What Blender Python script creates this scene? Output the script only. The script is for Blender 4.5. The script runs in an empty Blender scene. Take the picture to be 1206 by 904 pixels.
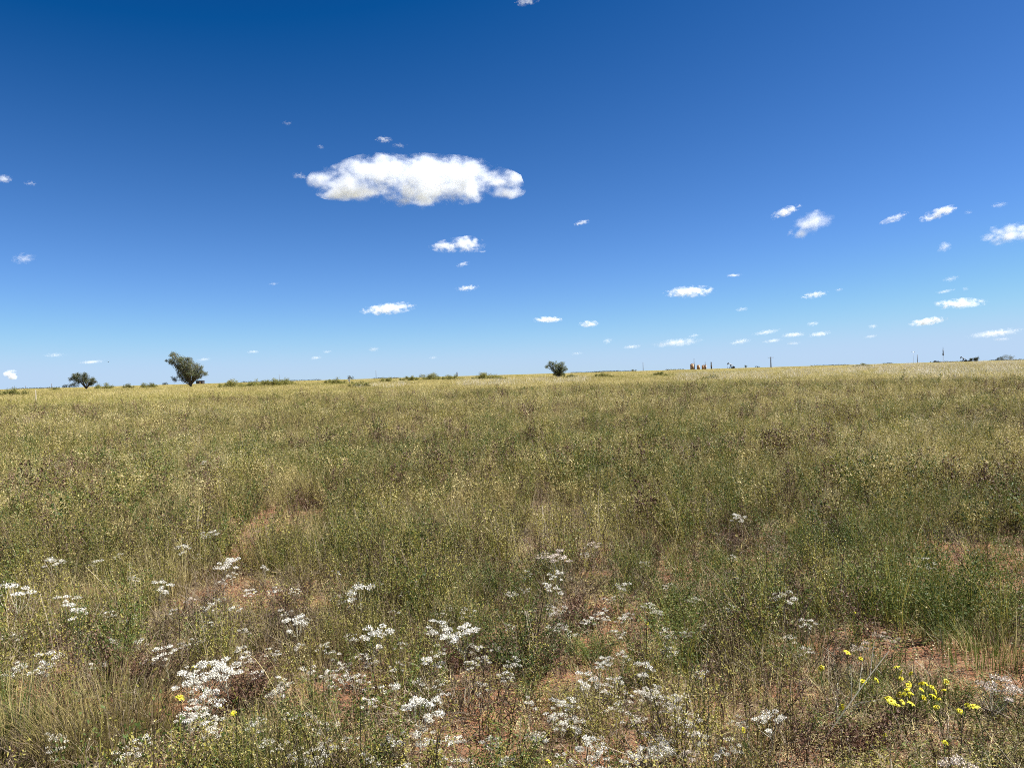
import bpy, bmesh, math, random
import numpy as np
from mathutils import Vector, Matrix

# ------------------------------------------------------------------ scene, camera, sky, sun
scene = bpy.context.scene
COL = scene.collection
RNG = np.random.default_rng(7)
random.seed(7)

EYE = 1.62                      # phone held at eye height
FPX = 890.0                     # focal length in photo pixels (1206 wide)
PITCH = 0.0124
ROLL = 0.0290
Xw = Vector((1, 0, 0))
FWD = Vector((0, math.cos(PITCH), -math.sin(PITCH)))
UP0 = Vector((0, math.sin(PITCH), math.cos(PITCH)))
CR = math.cos(ROLL) * Xw - math.sin(ROLL) * UP0
CU = math.sin(ROLL) * Xw + math.cos(ROLL) * UP0
CPOS = Vector((0, 0, EYE))

cam_d = bpy.data.cameras.new('camera')
cam_d.sensor_width = 36.0
cam_d.lens = 36.0 * FPX / 1206.0
cam_d.clip_start = 0.05
cam_d.clip_end = 90000
cam = bpy.data.objects.new('camera', cam_d)
M3 = Matrix((CR, CU, -FWD)).transposed()
cam.matrix_world = Matrix.Translation(CPOS) @ M3.to_4x4()
COL.objects.link(cam)
scene.camera = cam

SUN_EL, SUN_AZ = math.radians(53), math.radians(86)     # azimuth clockwise from the view direction
SUN_DIR = Vector((math.cos(SUN_EL) * math.sin(SUN_AZ), math.cos(SUN_EL) * math.cos(SUN_AZ), math.sin(SUN_EL)))

world = bpy.data.worlds.new('World')
scene.world = world
world.use_nodes = True
wn, wl = world.node_tree.nodes, world.node_tree.links
wn.clear()
w_out = wn.new('ShaderNodeOutputWorld')
w_bg = wn.new('ShaderNodeBackground')
w_sky = wn.new('ShaderNodeTexSky')
w_sky.sky_type = 'NISHITA'
w_sky.sun_disc = False
w_sky.sun_elevation = SUN_EL
w_sky.sun_rotation = SUN_AZ
w_sky.altitude = 1500
w_sky.air_density = 0.85
w_sky.dust_density = 0.0
w_sky.ozone_density = 4.5
w_bg.inputs['Strength'].default_value = 0.0505
w_sep, w_com = wn.new('ShaderNodeSeparateColor'), wn.new('ShaderNodeCombineColor')
wl.new(w_sky.outputs[0], w_sep.inputs[0])
for ch, (off, k) in enumerate([(.76, .78), (.84, .92), (1.2, 1.18)]):   # camera's deep-blue sky rendition
    m3 = wn.new('ShaderNodeMath'); m3.operation = 'MULTIPLY_ADD'
    m3.inputs[1].default_value = k; m3.inputs[2].default_value = -off * k
    wl.new(w_sep.outputs[ch], m3.inputs[0])
    m4 = wn.new('ShaderNodeMath'); m4.operation = 'SMOOTH_MIN'
    m4.inputs[1].default_value = (3.5, 4.7, 6.3)[ch]; m4.inputs[2].default_value = 1.5
    wl.new(m3.outputs[0], m4.inputs[0]); m7 = wn.new('ShaderNodeMath'); m7.operation = 'MAXIMUM'; m7.inputs[1].default_value = .02
    wl.new(m4.outputs[0], m7.inputs[0]); wl.new(m7.outputs[0], w_com.inputs[ch])
wl.new(w_com.outputs[0], w_bg.inputs['Color'])
wl.new(w_bg.outputs[0], w_out.inputs['Surface'])

sun_d = bpy.data.lights.new('sun', 'SUN')
sun_d.energy = 5.0
sun_d.angle = math.radians(0.53)
sun_d.color = (1.0, 0.97, 0.91)
sun = bpy.data.objects.new('sun', sun_d)
sun.rotation_euler = SUN_DIR.to_track_quat('Z', 'Y').to_euler()
sun.location = (40, 10, 60)
COL.objects.link(sun)

vs = scene.view_settings
vs.view_transform = 'Standard'
vs.look = 'None'
vs.exposure = 1.52
vs.gamma = 1.0
vs.use_curve_mapping = False
cy = scene.cycles
cy.max_bounces = 12
cy.diffuse_bounces = 3
cy.glossy_bounces = 2
cy.transmission_bounces = 3
cy.volume_bounces = 12
cy.transparent_max_bounces = 8
cy.volume_step_rate = 0.25
cy.volume_max_steps = 256
cy.use_denoising = False
cy.filter_width = 1.0
cy.sample_clamp_indirect = 4.0


# ------------------------------------------------------------------ geometry helpers
def ray(px, py):
    d = FWD + CR * ((px - 603.0) / FPX) + CU * ((452.0 - py) / FPX)
    return d.normalized()


_waves = [(0.9, 0.4, .5), (1.7, 2.1, 1.3), (-1.3, 1.9, 2.2), (3.3, -1.1, .1), (2.6, 3.7, 4.4), (-4.8, 2.9, 3.0), (6.1, 5.2, 1.9)]
_br = [0, 6, 12, 20, 35, 60, 85, 110, 160, 250, 400, 700, 2000, 20000]
_bh = [0, 0, .04, .12, .30, .55, .78, .96, 1.10, 1.22, 1.30, 1.34, 1.36, 1.36]


def H(x, y):
    """ground height"""
    r = np.hypot(x, y)
    h = np.interp(r, _br, _bh)
    b = 0
    for i, (a, c, p) in enumerate(_waves):
        b = b + np.sin(a * x + c * y + p) * (0.016 / (1 + 0.55 * i))
    b = b * np.clip(1.6 - r / 60.0, 0.0, 1.0)
    b = b + 0.10 * np.sin(x * .05 + 1.0) * np.sin(y * .043 + .4) * np.clip((r - 15) / 60.0, 0, 1) * np.clip(3.0 - r / 150, 0, 1)
    return h + b


def at(px, py, dist):
    """the point of the scene seen at pixel (px, py), dist metres ahead"""
    d = ray(px, py)
    return CPOS + d * (dist / d.y)


def ground_at(px, py, z=0.0):
    d = ray(px, py)
    t = (EYE - z) / max(1e-4, -d.z)
    for _ in range(6):
        p = CPOS + d * t
        t = (EYE - z - float(H(p.x, p.y))) / max(1e-4, -d.z)
    p = CPOS + d * t
    return p


def fbm(x, y, scale, seed, octaves=3):
    rs = np.random.RandomState(seed)
    v = np.zeros_like(np.asarray(x, float))
    amp, tot, f = 1.0, 0.0, 1.0 / scale
    for o in range(octaves):
        s = 0
        for k in range(6):
            a = rs.uniform(0, 2 * math.pi)
            w = f * rs.uniform(.6, 1.6) * 2.5
            s = s + np.sin((x * math.cos(a) + y * math.sin(a)) * w + rs.uniform(0, 6.28))
        v += amp * s / 6 * 1.8
        tot += amp
        amp *= .55
        f *= 2.1
    return v / tot           # roughly -1..1


class MB:
    """collects ribbons, leaves, tubes, boxes and builds ONE mesh"""
    def __init__(self):
        self.v, self.f, self.m = [], [], []

    def quad(self, a, b, c, d, m=0):
        n = len(self.v)
        self.v += [tuple(a), tuple(b), tuple(c), tuple(d)]
        self.f.append((n, n + 1, n + 2, n + 3))
        self.m.append(m)

    def tri(self, a, b, c, m=0):
        n = len(self.v)
        self.v += [tuple(a), tuple(b), tuple(c)]
        self.f.append((n, n + 1, n + 2))
        self.m.append(m)

    def ribbon(self, pts, w0, w1, side, m=0):
        n0 = len(self.v)
        k = len(pts)
        for i, p in enumerate(pts):
            w = (w0 + (w1 - w0) * i / (k - 1)) * .5
            self.v.append((p[0] - side[0] * w, p[1] - side[1] * w, p[2] - side[2] * w))
            self.v.append((p[0] + side[0] * w, p[1] + side[1] * w, p[2] + side[2] * w))
        for i in range(k - 1):
            a = n0 + 2 * i
            self.f.append((a, a + 1, a + 3, a + 2))
            self.m.append(m)

    def leaf(self, c, u, v, m=0):
        """diamond leaf: centre line u, half width v"""
        n = len(self.v)
        self.v += [tuple(c), (c[0] + u[0] * .5 + v[0], c[1] + u[1] * .5 + v[1], c[2] + u[2] * .5 + v[2]),
                   (c[0] + u[0], c[1] + u[1], c[2] + u[2]),
                   (c[0] + u[0] * .5 - v[0], c[1] + u[1] * .5 - v[1], c[2] + u[2] * .5 - v[2])]
        self.f.append((n, n + 1, n + 2, n + 3))
        self.m.append(m)

    def tube(self, pts, r0, r1, seg=5, m=0, cap=True):
        pts = [Vector(p) for p in pts]
        k = len(pts)
        n0 = len(self.v)
        for i, p in enumerate(pts):
            t = (pts[min(i + 1, k - 1)] - pts[max(i - 1, 0)])
            if t.length < 1e-9:
                t = Vector((0, 0, 1))
            t.normalize()
            ref = Vector((1, 0, 0)) if abs(t.x) < .9 else Vector((0, 1, 0))
            a = t.cross(ref).normalized()
            b = t.cross(a)
            r = r0 + (r1 - r0) * i / (k - 1)
            for s in range(seg):
                an = 2 * math.pi * s / seg
                self.v.append(tuple(p + a * (r * math.cos(an)) + b * (r * math.sin(an))))
        for i in range(k - 1):
            for s in range(seg):
                s2 = (s + 1) % seg
                self.f.append((n0 + i * seg + s, n0 + i * seg + s2, n0 + (i + 1) * seg + s2, n0 + (i + 1) * seg + s))
                self.m.append(m)
        if cap:
            self.f.append(tuple(n0 + s for s in reversed(range(seg))))
            self.m.append(m)
            self.f.append(tuple(n0 + (k - 1) * seg + s for s in range(seg)))
            self.m.append(m)

    def box(self, c, size, m=0, rz=0.0):
        cx, cy_, cz = c
        sx, sy, sz = size[0] / 2, size[1] / 2, size[2] / 2
        n = len(self.v)
        ca, sa = math.cos(rz), math.sin(rz)
        for dz in (-sz, sz):
            for dx, dy in ((-sx, -sy), (sx, -sy), (sx, sy), (-sx, sy)):
                self.v.append((cx + dx * ca - dy * sa, cy_ + dx * sa + dy * ca, cz + dz))
        for q in ((3, 2, 1, 0), (4, 5, 6, 7), (0, 1, 5, 4), (1, 2, 6, 5), (2, 3, 7, 6), (3, 0, 4, 7)):
            self.f.append(tuple(n + i for i in q))
            self.m.append(m)

    def bar(self, a, b, w, d=None, m=0):
        """square bar from a to b"""
        self.tube([a, b], w * .7071, (d or w) * .7071, 4, m)

    def ball(self, c, rx, ry, rz, seg=8, rings=5, m=0, jit=0.0):
        n0 = len(self.v)
        self.v.append((c[0], c[1], c[2] - rz))
        for i in range(1, rings):
            th = -math.pi / 2 + math.pi * i / rings
            for s in range(seg):
                an = 2 * math.pi * s / seg
                j = 1 + random.uniform(-jit, jit)
                self.v.append((c[0] + rx * j * math.cos(th) * math.cos(an), c[1] + ry * j * math.cos(th) * math.sin(an), c[2] + rz * j * math.sin(th)))
        self.v.append((c[0], c[1], c[2] + rz))
        top = len(self.v) - 1
        for s in range(seg):
            s2 = (s + 1) % seg
            self.f.append((n0, n0 + 1 + s2, n0 + 1 + s)); self.m.append(m)
            for i in range(rings - 2):
                a = n0 + 1 + i * seg
                self.f.append((a + s, a + s2, a + seg + s2, a + seg + s)); self.m.append(m)
            a = n0 + 1 + (rings - 2) * seg
            self.f.append((a + s, a + s2, top)); self.m.append(m)

    def mesh(self, name, mats, smooth=False):
        me = bpy.data.meshes.new(name)
        me.from_pydata(self.v, [], self.f)
        for mt in (mats if isinstance(mats, (list, tuple)) else [mats]):
            me.materials.append(mt)
        me.polygons.foreach_set('material_index', np.array(self.m, dtype=np.int32))
        if smooth:
            me.polygons.foreach_set('use_smooth', np.ones(len(self.f), dtype=bool))
        me.update()
        return me


def obj(name, me, parent=None, loc=(0, 0, 0), link=True):
    if isinstance(me, tuple):
        me = me[0].mesh(name, *me[1:])
    o = bpy.data.objects.new(name, me)
    o.location = loc
    if parent is not None:
        o.parent = parent
    if link:
        COL.objects.link(o)
    return o


def tag(o, label, cat, group=None, kind=None):
    o['label'] = label
    o['category'] = cat
    if group:
        o['group'] = group
    if kind:
        o['kind'] = kind
    return o


def thing(name, label, cat, loc, rz=0.0, group=None):
    o = bpy.data.objects.new(name, None)
    o.empty_display_size = .1
    o.location = loc
    o.rotation_euler = (0, 0, rz)
    COL.objects.link(o)
    return tag(o, label, cat, group)


def copy_tree(root, loc, rz=0.0, s=1.0, label=None, group=None):
    r = root.copy()
    COL.objects.link(r)
    r.location = loc
    r.rotation_euler = (0, 0, rz)
    r.scale = (s, s, s)
    if label:
        r['label'] = label
    if group:
        r['group'] = group
    for ch in list(root.children):
        c = ch.copy()
        COL.objects.link(c)
        c.parent = r
    return r


# ------------------------------------------------------------------ materials
def new_mat(name):
    m = bpy.data.materials.new(name)
    m.use_nodes = True
    m.node_tree.nodes.clear()
    return m, m.node_tree.nodes, m.node_tree.links


def plant_mat(name, stops, trans=.3, patch=.5, patch_scale=.22, rough=.6, spec=.25, patch_col=None):
    """leaf or stem colour: per-plant random pick along stops, varied over the field by slow noise"""
    m, n, l = new_mat(name)
    out = n.new('ShaderNodeOutputMaterial')
    info = n.new('ShaderNodeObjectInfo')
    geo = n.new('ShaderNodeNewGeometry')
    noise = n.new('ShaderNodeTexNoise')
    noise.inputs['Scale'].default_value = patch_scale
    noise.inputs['Detail'].default_value = 3
    l.new(geo.outputs['Position'], noise.inputs['Vector'])
    fine = n.new('ShaderNodeTexNoise')
    fine.inputs['Scale'].default_value = 23.0
    fine.inputs['Detail'].default_value = 1
    l.new(geo.outputs['Position'], fine.inputs['Vector'])
    mix = n.new('ShaderNodeMath'); mix.operation = 'MULTIPLY_ADD'
    mix.inputs[1].default_value = 0.45
    l.new(info.outputs['Random'], mix.inputs[0])
    mm = n.new('ShaderNodeMath'); mm.operation = 'MULTIPLY_ADD'
    mm.inputs[1].default_value = 1.5 * patch
    mm.inputs[2].default_value = -.75 * patch + .5 - .22 - .25
    l.new(noise.outputs[0], mm.inputs[0])
    m3 = n.new('ShaderNodeMath'); m3.operation = 'MULTIPLY_ADD'
    m3.inputs[1].default_value = .5
    l.new(fine.outputs[0], m3.inputs[0])
    l.new(mm.outputs[0], m3.inputs[2])
    big = n.new('ShaderNodeTexNoise')
    big.inputs['Scale'].default_value = .045
    big.inputs['Detail'].default_value = 4
    l.new(geo.outputs['Position'], big.inputs['Vector'])
    m5 = n.new('ShaderNodeMath'); m5.operation = 'MULTIPLY_ADD'
    m5.inputs[1].default_value = 1.3 * patch
    l.new(big.outputs[0], m5.inputs[0])
    l.new(m3.outputs[0], m5.inputs[2])
    m6 = n.new('ShaderNodeMath'); m6.operation = 'ADD'; m6.inputs[1].default_value = -.65 * patch
    l.new(m5.outputs[0], m6.inputs[0])
    l.new(m6.outputs[0], mix.inputs[2])
    ramp = n.new('ShaderNodeValToRGB')
    els = ramp.color_ramp.elements
    while len(els) < len(stops):
        els.new(.5)
    for e, (pos, c) in zip(els, stops):
        e.position = pos
        e.color = (*c, 1)
    l.new(mix.outputs[0], ramp.inputs[0])
    bs = n.new('ShaderNodeBsdfPrincipled')
    bs.inputs['Roughness'].default_value = rough
    bs.inputs['Specular IOR Level'].default_value = spec
    l.new(ramp.outputs[0], bs.inputs['Base Color'])
    if trans > 0:
        tr = n.new('ShaderNodeBsdfTranslucent')
        l.new(ramp.outputs[0], tr.inputs['Color'])
        ms = n.new('ShaderNodeMixShader')
        ms.inputs[0].default_value = trans
        l.new(bs.outputs[0], ms.inputs[1])
        l.new(tr.outputs[0], ms.inputs[2])
        l.new(ms.outputs[0], out.inputs['Surface'])
    else:
        l.new(bs.outputs[0], out.inputs['Surface'])
    return m


def solid_mat(name, c1, c2, scale=3.0, rough=.6, metal=0.0, bump=0.0):
    m, n, l = new_mat(name)
    out = n.new('ShaderNodeOutputMaterial')
    tc = n.new('ShaderNodeTexCoord')
    noise = n.new('ShaderNodeTexNoise')
    noise.inputs['Scale'].default_value = scale
    noise.inputs['Detail'].default_value = 5
    l.new(tc.outputs['Object'], noise.inputs['Vector'])
    ramp = n.new('ShaderNodeValToRGB')
    ramp.color_ramp.elements[0].position = .35
    ramp.color_ramp.elements[0].color = (*c1, 1)
    ramp.color_ramp.elements[1].position = .65
    ramp.color_ramp.elements[1].color = (*c2, 1)
    l.new(noise.outputs[0], ramp.inputs[0])
    bs = n.new('ShaderNodeBsdfPrincipled')
    bs.inputs['Roughness'].default_value = rough
    bs.inputs['Metallic'].default_value = metal
    l.new(ramp.outputs[0], bs.inputs['Base Color'])
    if bump:
        bp = n.new('ShaderNodeBump')
        bp.inputs['Strength'].default_value = bump
        l.new(noise.outputs[0], bp.inputs['Height'])
        l.new(bp.outputs[0], bs.inputs['Normal'])
    l.new(bs.outputs[0], out.inputs['Surface'])
    return m


M_STRAW = plant_mat('dry_straw', [(.0, (.17, .13, .045)), (.5, (.44, .36, .15)), (1., (.66, .58, .34))], .28)
M_OLIVE = plant_mat('olive_leaf', [(.0, (.034, .040, .008)), (.5, (.225, .20, .038)), (1., (.45, .385, .10))], .30)
M_GREEN = plant_mat('green_leaf', [(.0, (.024, .044, .009)), (.5, (.072, .104, .020)), (1., (.17, .19, .045))], .28)
M_TWIG = plant_mat('dead_twig', [(.0, (.025, .015, .009)), (.5, (.115, .083, .050)), (1., (.42, .36, .26))], .0)
M_BUD = plant_mat('pale_bud', [(.0, (.27, .23, .085)), (.5, (.43, .385, .19)), (1., (.62, .57, .38))], .2)
M_RUST = plant_mat('reddish_dead_leaf', [(.0, (.04, .018, .012)), (.5, (.095, .048, .03)), (1., (.22, .135, .08))], .15)
M_PETAL = plant_mat('white_petal', [(.0, (.56, .52, .43)), (.5, (.74, .72, .64)), (1., (.82, .80, .74))], .25, patch=.2)
M_PETAL_OLD = plant_mat('faded_petal', [(.0, (.46, .38, .31)), (.5, (.60, .52, .44)), (1., (.70, .63, .56))], .2, patch=.2)
M_WOOL = plant_mat('woolly_stem', [(.0, (.22, .20, .14)), (.5, (.32, .30, .22)), (1., (.45, .42, .33))], .0)
M_YELLOW = plant_mat('yellow_petal', [(.0, (.58, .50, .015)), (.5, (.68, .64, .04)), (1., (.76, .74, .12))], .3, patch=.2)
M_YCORE = plant_mat('flower_core', [(.0, (.45, .26, .01)), (1., (.60, .40, .02))], 0, patch=.2)
M_MESQ = plant_mat('mesquite_leaf', [(.0, (.045, .060, .022)), (.5, (.090, .110, .045)), (1., (.17, .19, .095))], .25, patch=.2, patch_scale=.8)
M_MESQ_DRY = plant_mat('greyed_twig_leaf', [(.0, (.09, .08, .05)), (.5, (.17, .15, .10)), (1., (.30, .26, .19))], .2, patch=.2, patch_scale=.8)
M_SHRUB = plant_mat('shrub_leaf', [(.0, (.055, .072, .018)), (.5, (.13, .145, .036)), (1., (.22, .23, .075))], .25, patch=.3, patch_scale=.5)
M_FARTREE = plant_mat('far_tree_leaf', [(.0, (.025, .032, .022)), (1., (.06, .07, .045))], .2, patch=.2, patch_scale=.3)
M_BARK = solid_mat('bark', (.035, .027, .02), (.10, .08, .06), 9, .9, 0, .4)
M_STEEL_DARK = solid_mat('dark_steel', (.018, .018, .02), (.045, .045, .05), 2, .55, .3)
M_RUSTSTEEL = solid_mat('rusty_tank_steel', (.34, .19, .095), (.50, .32, .18), .8, .75)
M_POLE = solid_mat('weathered_pole_wood', (.06, .05, .045), (.14, .12, .11), 3, .85)
M_GALV = solid_mat('galvanised_steel', (.42, .44, .47), (.55, .57, .60), 2, .5, .2)
M_STAKE = solid_mat('pale_stake_wood', (.28, .24, .16), (.38, .33, .24), 8, .75)
M_WHITE = solid_mat('white_paint', (.72, .72, .70), (.82, .82, .80), 4, .5)
M_BLACK = solid_mat('dark_paint', (.02, .018, .018), (.04, .035, .035), 2, .6)
M_FEATHER = solid_mat('dark_feather', (.02, .02, .022), (.05, .05, .05), 9, .7)

# ------------------------------------------------------------------ ground
# bare sandy openings read off the photo: pixel, radius across, radius in depth (metres), strength
BARE_PX = [(276, 697, .32, .7, 1.), (300, 650, .30, .7, 1.), (330, 610, .6, 1.3, .8), (740, 738, .42, .5, .85), (700, 772, .3, .3, .5), (585, 810, .35, .45, .7), (570, 860, .3, .35, .8),
           (1175, 780, .55, .5, 1.), (1190, 665, .8, 1.0, .9), (1110, 870, .4, .25, .5), (215, 830, .3, .25, .9), (210, 885, .2, .2, .9), (420, 820, .25, .3, .7), (400, 690, .4, .8, .6),
           (780, 895, .5, .25, .8), (660, 655, .5, .8, .6), (810, 680, .3, .6, .6), (880, 640, .9, .9, .55), (1030, 770, .4, .3, .7), (125, 815, .3, .3, .7), (690, 760, .5, .6, .5),
           (900, 800, .5, .4, .35), (480, 870, .4, .3, .5), (950, 870, .5, .3, .45), (640, 800, .5, .4, .3), (350, 850, .3, .25, .5), (80, 800, .3, .3, .5)]
BARE = [(ground_at(px, py), rx, ry, s) for px, py, rx, ry, s in BARE_PX]


def bare(x, y):
    b = np.zeros_like(np.asarray(x, float))
    wob = fbm(x, y, .5, 91, 2) * .45
    for p, rx, ry, s in BARE:
        d = np.sqrt(((x - p.x) / rx) ** 2 + ((y - p.y) / ry) ** 2) + wob
        b = np.maximum(b, s * np.clip((1.25 - d) / .5, 0, 1))
    return b


def build_ground():
    rings = np.concatenate([[0.0], np.geomspace(.35, 16, 150), np.geomspace(16.5, 20000, 90)])
    seg = 320
    V, F = [], []
    for i, r in enumerate(rings):
        a = np.arange(seg) * (2 * math.pi / seg)
        x, y = r * np.cos(a), r * np.sin(a)
        z = H(x, y)
        V.append(np.stack([x, y, z], 1))
    V = np.concatenate(V)
    idx = np.arange(seg)
    for i in range(len(rings) - 1):
        a = i * seg + idx
        b = i * seg + (idx + 1) % seg
        F.append(np.stack([a, a + seg, b + seg, b], 1))
    F = np.concatenate(F)
    me = bpy.data.meshes.new('ground')
    me.from_pydata(V.tolist(), [], F.tolist())
    me.polygons.foreach_set('use_smooth', np.ones(len(F), dtype=bool))
    at_ = me.attributes.new('bare', 'FLOAT', 'POINT')
    at_.data.foreach_set('value', bare(V[:, 0], V[:, 1]).astype(np.float32))
    m, n, l = new_mat('sandy_soil')
    out = n.new('ShaderNodeOutputMaterial')
    bs = n.new('ShaderNodeBsdfPrincipled')
    bs.inputs['Roughness'].default_value = .95
    bs.inputs['Specular IOR Level'].default_value = .1
    geo = n.new('ShaderNodeNewGeometry')

    def noise(scale, det=5, rough=.6):
        t = n.new('ShaderNodeTexNoise')
        t.inputs['Scale'].default_value = scale
        t.inputs['Detail'].default_value = det
        t.inputs['Roughness'].default_value = rough
        l.new(geo.outputs['Position'], t.inputs['Vector'])
        return t

    def ramp(src, stops):
        r = n.new('ShaderNodeValToRGB')
        els = r.color_ramp.elements
        while len(els) < len(stops):
            els.new(.5)
        for e, (p, c) in zip(els, stops):
            e.position = p
            e.color = (*c, 1)
        l.new(src, r.inputs[0])
        return r

    def mixc(fac, a, b, blend='MIX'):
        x = n.new('ShaderNodeMix'); x.data_type = 'RGBA'; x.blend_type = blend
        if isinstance(fac, float):
            x.inputs[0].default_value = fac
        else:
            l.new(fac, x.inputs[0])
        l.new(a, x.inputs[6]); l.new(b, x.inputs[7])
        return x.outputs[2]
    soil = ramp(noise(9).outputs[0], [(.3, (.13, .055, .028)), (.5, (.225, .100, .052)), (.72, (.31, .155, .088))])
    litter_shade = ramp(noise(60, 4, .7).outputs[0], [(.35, (.03, .02, .013)), (.5, (.085, .055, .034)), (.66, (.22, .165, .105))])  # dead plant litter, its colour also darkened as shade in gaps between plants
    far = ramp(noise(.06, 8, .75).outputs[0], [(.3, (.11, .09, .028)), (.5, (.18, .147, .050)), (.7, (.26, .21, .085))])
    pat = n.new('ShaderNodeAttribute'); pat.attribute_name = 'bare'
    cov = n.new('ShaderNodeMapRange')
    cov.inputs[1].default_value = .35; cov.inputs[2].default_value = .65
    l.new(noise(3.1, 4).outputs[0], cov.inputs[0])
    sub = n.new('ShaderNodeMath'); sub.operation = 'MULTIPLY_ADD'; sub.use_clamp = True
    sub.inputs[1].default_value = -.95
    l.new(pat.outputs['Fac'], sub.inputs[0]); 
    add = n.new('ShaderNodeMath'); add.operation = 'ADD'; add.inputs[1].default_value = .45
    l.new(cov.outputs[0], add.inputs[0])
    l.new(add.outputs[0], sub.inputs[2])
    c1 = mixc(sub.outputs[0], soil.outputs[0], litter_shade.outputs[0])
    speck = n.new('ShaderNodeMapRange'); speck.inputs[1].default_value = .49; speck.inputs[2].default_value = .56
    l.new(noise(85, 3, .75).outputs[0], speck.inputs[0])
    deb = ramp(noise(140, 2).outputs[0], [(.35, (.03, .018, .012)), (.5, (.09, .055, .034)), (.68, (.30, .23, .15))])
    c1 = mixc(speck.outputs[0], c1, deb.outputs[0])
    # dry grass cover closes over the sand away from the trodden strip
    ln = n.new('ShaderNodeVectorMath'); ln.operation = 'LENGTH'
    l.new(geo.outputs['Position'], ln.inputs[0])
    mr = n.new('ShaderNodeMapRange')
    mr.inputs[1].default_value = 9; mr.inputs[2].default_value = 40
    l.new(ln.outputs['Value'], mr.inputs[0])
    c2 = mixc(mr.outputs[0], c1, far.outputs[0])
    l.new(c2, bs.inputs['Base Color'])
    bp = n.new('ShaderNodeBump')
    bp.inputs['Strength'].default_value = .7
    bp.inputs['Distance'].default_value = .02
    l.new(noise(38, 6, .7).outputs[0], bp.inputs['Height'])
    l.new(bp.outputs[0], bs.inputs['Normal'])
    l.new(bs.outputs[0], out.inputs['Surface'])
    me.materials.append(m)
    o = bpy.data.objects.new('ground', me)
    COL.objects.link(o)
    o['kind'] = 'structure'
    o['label'] = 'flat prairie ground of reddish sand reaching the horizon'
    o['category'] = 'ground'


build_ground()

# ------------------------------------------------------------------ grass, weeds and twigs (stuff nobody could count)
U = random.uniform


def rdir(up=0.0):
    v = Vector((U(-1, 1), U(-1, 1), U(-1, 1) + up))
    return v.normalized() if v.length > .01 else Vector((0, 0, 1))


def blade(mb, x, y, h, lean, w, m, az=None, curl=1.0):
    az = U(0, 6.283) if az is None else az
    dx, dy = math.cos(az), math.sin(az)
    sa = az + math.pi / 2 + U(-.9, .9)
    side = (math.cos(sa), math.sin(sa), 0)
    pts = []
    for i in range(4):
        t = i / 3
        o = lean * (t ** (1 + curl))
        pts.append((x + dx * o, y + dy * o, h * (t - .25 * (lean / max(h, .01)) * t * t)))
    mb.ribbon(pts, w, w * .15, side, m)
    return pts[-1]


def grass_tuft(nb, h0, h1, spread, w, weights):
    mb = MB()
    for _ in range(nb):
        a, r = U(0, 6.283), spread * math.sqrt(random.random())
        m = random.choices(range(len(weights)), weights)[0]
        h = U(h0, h1)
        blade(mb, r * math.cos(a), r * math.sin(a), h, h * U(.05, .75), w * U(.6, 1.3), m, a + U(-.8, .8), U(.2, 1.2))
    return mb


def forb(ns, h0, h1, spread, leaf, nleaf, bud):
    """bushy weed: thin branching stems carrying many tiny leaves and pale buds; slots stem, leaf, bud"""
    mb = MB()
    for _ in range(ns):
        az = U(0, 6.283)
        r0 = spread * .35 * math.sqrt(random.random())
        x, y = r0 * math.cos(az), r0 * math.sin(az)
        h, lean = U(h0, h1), U(.1, 1.0) * spread
        az += U(-.7, .7)
        pts = [(x + math.cos(az) * lean * t * t, y + math.sin(az) * lean * t * t, h * t) for t in (0, .35, .7, 1)]
        sa = U(0, 6.283)
        mb.ribbon(pts, .0034, .0016, (math.cos(sa), math.sin(sa), 0), 0)
        for k in range(nleaf):
            t = U(.12, 1.0)
            c = Vector((x + math.cos(az) * lean * t * t, y + math.sin(az) * lean * t * t, h * t))
            d = rdir(.45)
            off = U(0, .045) * (1.15 - t * .5)
            c2 = c + Vector((d.x, d.y, abs(d.z) * .6)) * off
            u = rdir(.3) * leaf * U(.6, 1.4)
            v = u.cross(rdir()).normalized() * leaf * U(.16, .30)
            isb = t > .6 and random.random() < bud
            mb.leaf(c2, u * .5 if isb else u, v * .55 if isb else v, 2 if isb else 1)
    return mb


def twigs(n, h, spread):
    mb = MB()

    def br(p, d, ln, w, lev):
        q = p + d * ln
        mid = (p + q) / 2 + rdir() * ln * .08
        s = d.cross(rdir()).normalized()
        mb.ribbon([p, mid, q], w, w * .6, s, 0)
        if lev:
            for _ in range(random.choice((2, 3))):
                br(p + d * ln * U(.35, 1.0), (d + rdir(.1) * .75).normalized(), ln * U(.45, .75), w * .65, lev - 1)
    for _ in range(n):
        a, r = U(0, 6.283), spread * .4 * math.sqrt(random.random())
        d = Vector((math.cos(a) * U(.2, 1.1), math.sin(a) * U(.2, 1.1), 1)).normalized()
        br(Vector((r * math.cos(a), r * math.sin(a), 0)), d, h * U(.35, .6), .0042, 2)
    return mb


def mat_leaves(n, r, leaf, weights):
    """low ground cover of small leaves and fallen straw"""
    mb = MB()
    for _ in range(n):
        a, q = U(0, 6.283), r * math.sqrt(random.random())
        c = Vector((q * math.cos(a), q * math.sin(a), U(.003, .05)))
        u = (rdir() * Vector((1, 1, .45))) * leaf * U(.5, 1.4)
        v = u.cross(Vector((U(-.5, .5), U(-.5, .5), 1))).normalized() * leaf * U(.12, .25)
        mb.leaf(c, u, v, random.choices(range(len(weights)), weights)[0])
    return mb


def straw_litter(n, r):
    mb = MB()
    for _ in range(n):
        a, q = U(0, 6.283), r * math.sqrt(random.random())
        az = U(0, 6.283)
        ln = U(.03, .16)
        z0, z1 = U(.004, .03), U(.004, .05)
        p = (q * math.cos(a), q * math.sin(a), z0)
        e = (p[0] + math.cos(az) * ln, p[1] + math.sin(az) * ln, z1)
        mb.ribbon([p, e], U(.0015, .004), .001, (-math.sin(az), math.cos(az), .2), 0 if random.random() < .6 else 1)
    return mb


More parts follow.
